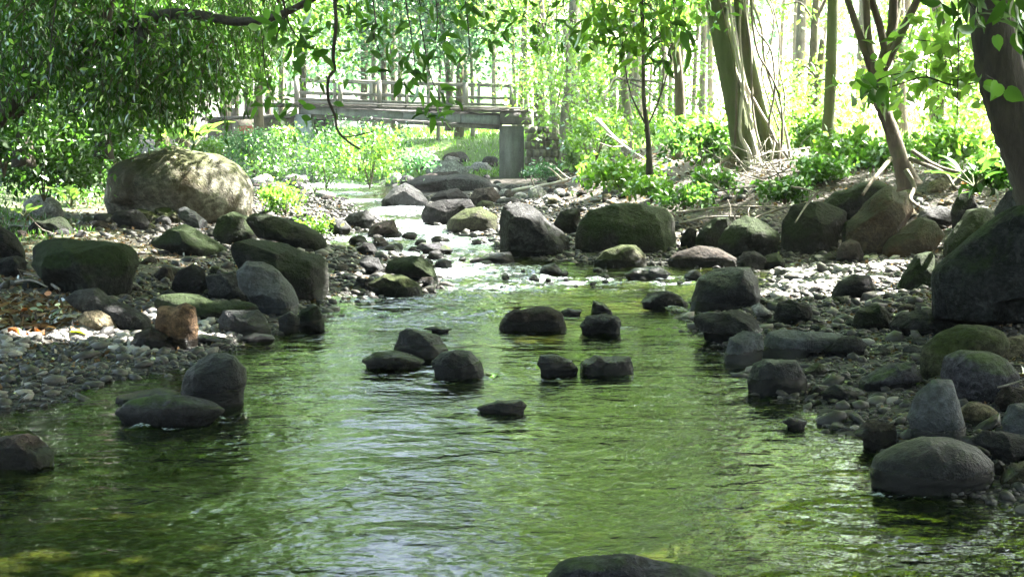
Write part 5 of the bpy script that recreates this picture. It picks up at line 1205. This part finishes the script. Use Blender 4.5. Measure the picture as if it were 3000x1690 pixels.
mass('tree', 'glowing low leaved tree beside the right end of the bridge', [(1340,1500,60,320,38,44,1.0)], 'lime', 2600, .17, .08, trunk=[(1425,400,41),(1420,300,41),(1430,180,41),(1420,60,41)], cl=.5, bark='grey')
mass('tree', 'leafy sapling clump filling the gap right of the fig trunk', [(1960,2170,90,320,33,40,1.0)], 'lime', 2600, .16, .08, trunk=[(2050,420,36),(2045,330,36),(2060,200,36),(2070,100,36)], cl=.45, bark='brown')
mass('tree', 'bright leafed tree behind the forked tree', [(2230,2540,20,300,26,34,1.1)], 'lime', 2800, .16, .085, trunk=[(2370,400,30),(2360,300,30),(2375,150,30),(2380,40,30)], cl=.45, bark='brown')
mass('tree', 'airy young tree in front of the close row of trunks', [(1480,1790,140,340,36,46,1.0)], 'light', 2200, .16, .07, trunk=[(1575,400,40),(1580,300,40),(1570,200,40),(1590,120,40)], cl=.5, bark='grey')
# yellow sunlit fan leaves behind the huge boulder
def fan_plant(px, py, Y, n, L, W, leaf, label, name='palm_plant', cat='palm', spread=1.0, upb=.5):
    b = at(px, py, Y); root = empty(name, b, label, cat)
    mb = MB()
    for i in range(n):
        a = rng.uniform(0, 6.28); ln = L * rng.uniform(.7, 1.2); d = np.array([math.cos(a) * spread, math.sin(a) * spread, upb + rng.uniform(0, .6)]); d /= np.linalg.norm(d)
        st = MB(); tip = b + d * ln * .6
        st.tube([b, b + d * ln * .3, tip], .012, .006, 4, 4); st.build('stalk', BARK['mossy'], root, True)
        k = 9
        bl = MB()
        u = np.linspace(0, 1, k); dr = d.copy(); side = unit(np.cross(d, [0, 0, 1]))
        P_ = tip + np.outer(u * ln, d) + np.outer(-.35 * ln * u ** 2, [0, 0, 1])
        wv = W * np.sin(np.clip(u * .95 + .05, 0, 1) * np.pi) ** .7
        V = np.concatenate([P_ + side * wv[:, None], P_ + [0, 0, -.02], P_ - side * wv[:, None]])
        F = [(j, j + 1, k + j + 1, k + j) for j in range(k - 1)] + [(k + j, k + j + 1, 2 * k + j + 1, 2 * k + j) for j in range(k - 1)]
        bl.add(V, F); bl.build('blade', LEAF[leaf], root, True)
    return root
fan_plant(440, 375, 33, 14, 1.0, .17, 'lime', 'bright yellow leaved palm like plant lit behind the huge boulder')
fan_plant(490, 370, 34, 8, .7, .12, 'lime', 'smaller yellow green leaf fan right of the brightest palm like plant')
fan_plant(178, 520, 21.5, 6, .38, .055, 'lime', 'seedling with broad strap leaves beside the pale sunlit rock', 'seedling', 'plant', 1.0, .55)
fan_plant(60, 545, 20.5, 8, .2, .05, 'lime', 'small sunlit plant at the far left in front of the pale rock', 'seedling', 'plant')
fan_plant(2450, 470, 17, 9, .42, .06, 'mid', 'dark strap leaved plant above the mossy rocks of the right bank', 'seedling', 'plant')

LITLEAF = [(120,90),(95,250),(130,300),(160,270),(230,210),(300,140),(345,105),(60,180),(200,60),(420,110),(460,170),(250,290),(330,230),(30,120),(390,260),(500,120)]
# hanging vine with sprigs, close above the bridge
def sprigs(C, n, L, W, leaf, root, kind='oval', name='leaves', spread=.12, droop=.5):
    i = rng.integers(0, len(C), n); P_ = C[i] + rng.normal(size=(n, 3)) * spread * [1, 1, .8]
    leaves(name, P_, L, W, LEAF[leaf], root, kind, droop=droop)
def hanging(name, label, stems, clusters, leaf, L, W, n, Y, kind='blade', cat='branch', spread=.1, droop=.6):
    b = at(*stems[0][0][0], Y); root = empty(name, b, label, cat)
    mb = MB()
    for pts, r0, r1 in stems: mb.tube([at(a, c, Y + .05 * math.sin(i * 2.1)) for i, (a, c) in enumerate(pts)], r0, r1, 6, 7, .08)
    mb.build('stem', BARK['dark'], root, True)
    C = np.array([at(a, c, Y + rng.uniform(-.3, .3)) for a, c in clusters])
    sprigs(C, n, L, W, leaf, root, kind, 'leaves', spread, droop)
    return root
hanging('hanging_vine', 'dark crooked vine hanging in front of the bridge railing', [([(838,-120),(842,0),(845,60),(838,140),(842,175),(826,200),(826,250),(842,290),(850,330),(880,360),(905,375)], .018, .008), ([(850,330),(870,345),(925,335),(940,330)], .006, .004), ([(826,200),(820,192)], .008, .006)],
        [(850,150),(855,160),(832,210),(850,235),(860,300)], 'mid', .1, .045, 9, 11)
hanging('leafy_spray', 'yellow green sprigs painting sun patches into the dark drooping tree', [([(150,-60),(130,90),(120,260)], .01, .004), ([(150,-60),(330,-60),(335,60),(345,230)], .01, .004), ([(330,-60),(420,-40),(430,100),(470,170)], .008, .003)], LITLEAF, 'lime', .075, .034, 260, 15.2, spread=.25)  # lime leaf colour stands in for sun patches on the dark foliage
hanging('leafy_spray', 'dark leaf spray hanging left of the crooked vine', [([(700,-80),(720,40),(745,90),(770,115)], .01, .004), ([(720,40),(700,80),(695,110)], .006, .004)],
        [(700,50),(720,80),(745,100),(770,110),(755,130),(715,115),(735,60),(690,20),(790,125)], 'mid', .13, .055, 42, 10, spread=.07)
hanging('leafy_spray', 'thin sprig of dark leaves hanging above the middle of the bridge', [([(930,-60),(945,60),(940,90),(955,130),(968,165)], .007, .003)],
        [(925,75),(950,85),(975,80),(940,105),(960,145),(965,165)], 'dark', .12, .05, 15, 10, spread=.05)
hanging('leafy_spray', 'leafy sprig with drooping leaves over the middle of the railing', [([(1010,-60),(1030,60),(1040,130),(1045,180)], .007, .003), ([(1090,-60),(1100,40),(1095,110)], .006, .003)],
        [(1010,130),(1030,150),(1045,160),(1020,180),(1040,195),(1060,140),(1100,60),(1095,110),(1000,160),(1035,60),(1090,20)], 'mid', .13, .055, 44, 10.5, spread=.07)
hanging('leafy_spray', 'long hanging twig with small leaves right of the drooping sprig', [([(1160,-60),(1170,0),(1178,70),(1180,130),(1175,150)], .008, .003), ([(1178,70),(1220,75),(1250,85)], .005, .003)],
        [(1172,20),(1182,90),(1215,75),(1245,85),(1175,120)], 'mid', .11, .045, 26, 11, spread=.07)
hanging('leafy_spray', 'cluster of dark leaves low over the bridge girder', [([(1055,40),(1080,180),(1100,230),(1110,262)], .006, .003)],
        [(1085,215),(1100,240),(1110,262),(1075,290),(1100,295),(1130,300),(1090,260)], 'mid', .13, .045, 30, 10.5, spread=.06)
hanging('leafy_spray', 'twig of small leaves dangling before the left bridge pier', [([(660,100),(670,200),(690,250),(720,268)], .006, .003)],
        [(670,215),(680,240),(700,262),(725,265),(670,275),(720,290),(745,300),(660,250)], 'mid', .12, .05, 40, 12, spread=.08)
hanging('leafy_spray', 'broad dark leaf spray at the top centre right of the photo', [([(1600,-100),(1615,0),(1620,90)], .012, .006), ([(1560,-100),(1530,20),(1510,90)], .008, .003), ([(1615,0),(1660,40),(1700,60)], .006, .003)],
        [(1540,20),(1560,50),(1500,60),(1530,90),(1580,30),(1600,60),(1640,30),(1650,60),(1620,110),(1590,100),(1690,60),(1480,100),(1560,110),(1605,10),(1500,20)], 'light', .14, .05, 170, 12, 'blade', spread=.1)
hanging('leafy_spray', 'small star shaped leaf cluster hanging before the bright wood', [([(1680,60),(1670,120),(1668,150)], .004, .002)],
        [(1668,160),(1660,165),(1678,168)], 'dark', .13, .045, 9, 12, 'blade', spread=.03)
hanging('leafy_spray', 'large thin leaves hanging in front of the sapling', [([(1690,-20),(1700,60),(1690,100)], .005, .003)],
        [(1690,80),(1710,85),(1700,100)], 'dark', .22, .085, 9, 12, 'blade', spread=.04)
for lab, pp in [('fringe of hanging leaves above the left part of the bridge', [(880,10),(905,40),(930,15),(870,60),(900,80),(960,30),(985,60),(1000,20)]),
                ('fringe of hanging leaves above the right part of the bridge', [(1060,20),(1090,45),(1130,30),(1150,60),(1200,20),(1220,50),(1120,80),(1250,30)]),
                ('fringe of hanging leaves between the bridge and the sapling', [(1290,20),(1320,60),(1350,30),(1390,70),(1420,30),(1450,60),(1340,100),(1400,110)])]:
    hanging('leafy_spray', lab, [([(pp[0][0], -100), pp[0], pp[3]], .006, .003), ([(pp[4][0], -100), pp[4], pp[5]], .006, .003), ([(pp[7][0], -90), pp[7]], .005, .003)], pp, 'mid', .11, .045, 55, 13, 'blade', spread=.12)
# large-leaved climber at the right
hanging('climber', 'large leaved climber glowing in the sun across the forked tree', [([(2560,210),(2480,205),(2400,215),(2330,195),(2270,210),(2150,250)], .012, .006), ([(2400,215),(2390,150),(2360,110),(2300,100)], .008, .004), ([(2330,195),(2340,140),(2420,120)], .006, .003)],
        [(2380,90),(2350,120),(2310,90),(2420,110),(2440,150),(2400,170),(2360,190),(2330,200),(2280,200),(2440,200),(2490,200),(2250,215),(2200,215),(2180,190),(2300,230),(2390,230),(2470,190),(2330,60),(2290,130)], 'lime', .15, .09, 180, 14, 'broad', spread=.16, droop=.45)
hanging('climber', 'broad dark green leaves hanging below the bright climber', [([(2300,180),(2240,190),(2210,200)], .006, .003), ([(2480,190),(2500,200)], .006, .004)],
        [(2210,195),(2185,205),(2225,215),(2200,225),(2510,210),(2525,225),(2460,200),(2490,90)], 'mid', .19, .12, 20, 13, 'broad', spread=.06, droop=.8)
hanging('climber', 'dark leaves framing the top of the leaning trunk', [([(2400,-80),(2440,10),(2470,40)], .01, .004), ([(2560,-60),(2560,40),(2575,80)], .01, .004)],
        [(2400,0),(2430,10),(2450,30),(2540,10),(2560,30),(2570,60),(2520,-10)], 'dark', .2, .08, 60, 12, 'blade', spread=.12)
o = MB(); o.tube([at(2409, -80, 13), at(2411, 60, 13), at(2410, 180, 13), at(2408, 290, 13)], .007, .005, 5, 6, .05)
tag(o.build('liana', BARK['dark'], None, True), 'thin dark liana hanging straight down left of the leaning trunk', 'liana')

# dead branches in the fig roots and driftwood --------------------------
def stick(pts, r, bark, label, cat='branch', name='dead_branch', group=None, subs=3, Y=None):
    mb = MB(); P_ = mb.tube(pts, r, r * .45, 6, 6, .1)
    L = np.linalg.norm(np.array(pts[-1]) - np.array(pts[0]))
    for _ in range(subs):
        i = rng.integers(len(P_) // 4, len(P_) - 1); d = unit(rng.normal(size=3)) * L * rng.uniform(.15, .35); d[2] = abs(d[2])
        mb.tube([P_[i], P_[i] + d * .5 + rng.normal(size=3) * .03, P_[i] + d], r * .45, r * .2, 5, 4, .1)
    return tag(mb.build(name, BARK[bark], None, True), label, cat, group)
_tg = [((int(rng.uniform(1740,2120)), int(rng.uniform(360,510))), (int(rng.uniform(1740,2120)), int(rng.uniform(380,520)))) for _ in range(20)]
for a, b in _tg + [((1890,330),(1960,480)),((1870,350),(1900,470)),((1940,380),(1850,440)),((1960,350),(1980,480)),((1830,370),(1940,440)),((1880,440),(1990,420)),((1850,500),(1760,440)),((1990,500),(1930,400)),((1905,360),(1990,430)),((1820,470),(1900,500)),((2020,480),(1950,440)),((1925,500),(2010,440))]:
    y = rng.uniform(25.4, 27.2); p0 = at(*a, y); p1 = at(*b, y - rng.uniform(0, .7)); mid = (p0 + p1) / 2 + rng.normal(size=3) * .12
    stick([p0, mid, p1], rng.uniform(.012, .024), 'grey' if rng.uniform() < .5 else 'pale', 'bleached branch in the tangle at the foot of the fig tree', group='bleached branches under the fig tree', subs=4)
for a, b, y in [((1700,535),(1960,520),22.5),((1715,560),(1860,545),22),((1980,520),(1840,580),22),((1730,500),(1900,470),24),((2060,480),(2000,560),21),((1990,470),(2080,500),22)]:
    stick([at(*a, y), (at(*a, y) + at(*b, y)) / 2 + [0, 0, .04], at(*b, y - .3)], .022, 'grey', 'grey twig lying on the litter slope right of the broad mossy boulder', group='twigs on the litter slope', subs=2)
stick([at(1290, 480, 36), at(1400, 460, 35), at(1500, 430, 34.5)], .06, 'pale', 'pale driftwood log on the bank right of the bridge pier', 'log', 'driftwood', subs=3)
stick([at(1500, 300, 34), at(1560, 360, 33), at(1620, 400, 32)], .05, 'pale', 'bleached leaning branch left of the thin sapling', subs=3)
stick([at(2510, 975, 9.3), at(2560, 960, 9.3), at(2620, 938, 9.3)], .008, 'grey', 'thin grey stick across the smooth purple grey boulder', 'stick', 'stick', subs=0)
for a, b in [((20,575),(140,598)),((110,705),(170,720)),((40,720),(120,735)),((150,740),(60,700))]:
    p0, p1 = G(*a), G(*b); p0[2] += .05; p1[2] += .06
    stick([p0, (p0 + p1) / 2 + [0, 0, .05], p1], .018, 'grey', 'grey stick lying among the shaded stones at the far left', 'stick', 'stick', 'sticks at the far left', subs=1)
# fallen leaves
def fallen(px, py, L, W, leaf, label, rz, tilt=.2):
    p = G(px, py); p[2] += .035
    T = TEMPL['oval'][0]; u = T * [L, W * 2, .3]; c, s = math.cos(rz), math.sin(rz)
    V = np.stack([u[:, 0] * c - u[:, 1] * s, u[:, 0] * s + u[:, 1] * c, u[:, 2] + .02 + tilt * np.abs(u[:, 1])], 1)
    V2 = V - [0, 0, .003]; n = len(V)
    F = [tuple(range(n)), tuple(range(2 * n - 1, n - 1, -1))] + [(i, (i + 1) % n, n + (i + 1) % n, n + i) for i in range(n)]
    m = MB(); m.add(np.vstack([V, V2]) + p, F); o = m.build('fallen_leaf', LEAF[leaf], None, False)
    a = o.data.attributes.new('tone', 'FLOAT', 'FACE'); a.data.foreach_set('value', np.full(len(F), .8, np.float32)); return tag(o, label, 'leaf')
fallen(176, 850, .20, .055, 'yellow', 'large yellow green fallen leaf lying on the sunlit gravel', -.25)
fallen(2418, 475, .16, .06, 'rust', 'orange red leaf on top of the right bank rocks', .4, .8)
fallen(45, 800, .18, .05, 'rust', 'bright orange dead leaf curled on the left leaf pile', .3, .7)
fallen(20, 850, .15, .05, 'rust', 'rust red dead leaf at the left edge below the leaf pile', -.4, .7)
# leaf pile at far left
pts_ = []
for _ in range(700):
    p = G(rng.uniform(-40, 215), rng.uniform(765, 845)); p = p + rng.normal(size=3) * .04; p[2] = gz(p[0], p[1]) + abs(rng.normal()) * .05; pts_.append(p)
pts_ = np.array(pts_); n_ = len(pts_)
d_ = rng.normal(size=(n_, 3)) * [1, 1, .25]
o = leaves('dead_leaf_pile', pts_[:560], .13, .045, LEAF['litter'], None, 'oval', dirs=d_[:560], droop=0); tag(o, 'heap of curled brown dead leaves at the left edge', 'leaf pile', kind='stuff')
o = leaves('dead_leaf_pile', pts_[672:], .11, .045, LEAF['rust'], None, 'oval', dirs=d_[672:], droop=0); tag(o, 'rust coloured dead leaves in the heap at the left edge', 'leaf pile', kind='stuff')

# ------------------------------------------------------------------ haze
m = MB(); m.box((0, 165, 32), (460, 366, 70)); hz = m.build('haze', None); hz['kind'] = 'stuff'
hm = bpy.data.materials.new('haze'); hm.use_nodes = True; ht = hm.node_tree; ht.nodes.clear()
ho = ht.nodes.new('ShaderNodeOutputMaterial'); hv = ht.nodes.new('ShaderNodeVolumePrincipled')
hv.inputs['Color'].default_value = (0.92, 0.97, 1.0, 1); hv.inputs['Density'].default_value = 0.0004; hv.inputs['Anisotropy'].default_value = 0.2
ht.links.new(hv.outputs[0], ho.inputs['Volume']); hz.data.materials.clear(); hz.data.materials.append(hm)

# labels of look-alikes are told apart by colour and by their order along the picture
def scr(o):
    p = np.array(world_loc(o)); 
    if o.type == 'MESH' and p[1] == 0: p = np.array(o.data.vertices[0].co)
    return p[0] / max(p[1], .1)
def ordn(n): return str(n) + ('th' if 10 <= n % 100 <= 20 else {1: 'st', 2: 'nd', 3: 'rd'}.get(n % 10, 'th'))
CN = {'dark': 'black', 'grey': 'grey', 'blue': 'blue grey', 'purple': 'purple grey', 'pale': 'pale', 'brown': 'brown', 'tan': 'tan', 'moss': 'mossy', 'mossd': 'dark mossy', 'olive': 'olive', 'wet': 'wet black'}
MN = {ROCK[k].name: v for k, v in CN.items()}
grp = {}
for o in S.objects:
    if o.parent is None and o.get('group') and o.get('category'): grp.setdefault(o['group'], []).append(o)
for g, os_ in grp.items():
    if len({q['label'] for q in os_}) > 1 or len(os_) < 3 or 'viewer' in g: continue
    os_.sort(key=scr)
    for n, o in enumerate(os_):
        col = MN.get(o.data.materials[0].name, '') if o.type == 'MESH' else ''
        kind = {'cobble': 'stone'}.get(o['category'], o['category'])
        o['label'] = (col + ' ' + kind + ', ' + ordn(n + 1) + ' from left, ' + g).strip()

# prototypes not used are removed
for u_, o in zip(used, PR):
    if not u_:
        for ch in list(o.children): bpy.data.objects.remove(ch)
        bpy.data.objects.remove(o)
print('tris', sum(len(o.data.polygons) for o in S.objects if o.type == 'MESH'), 'objects', len(S.objects))
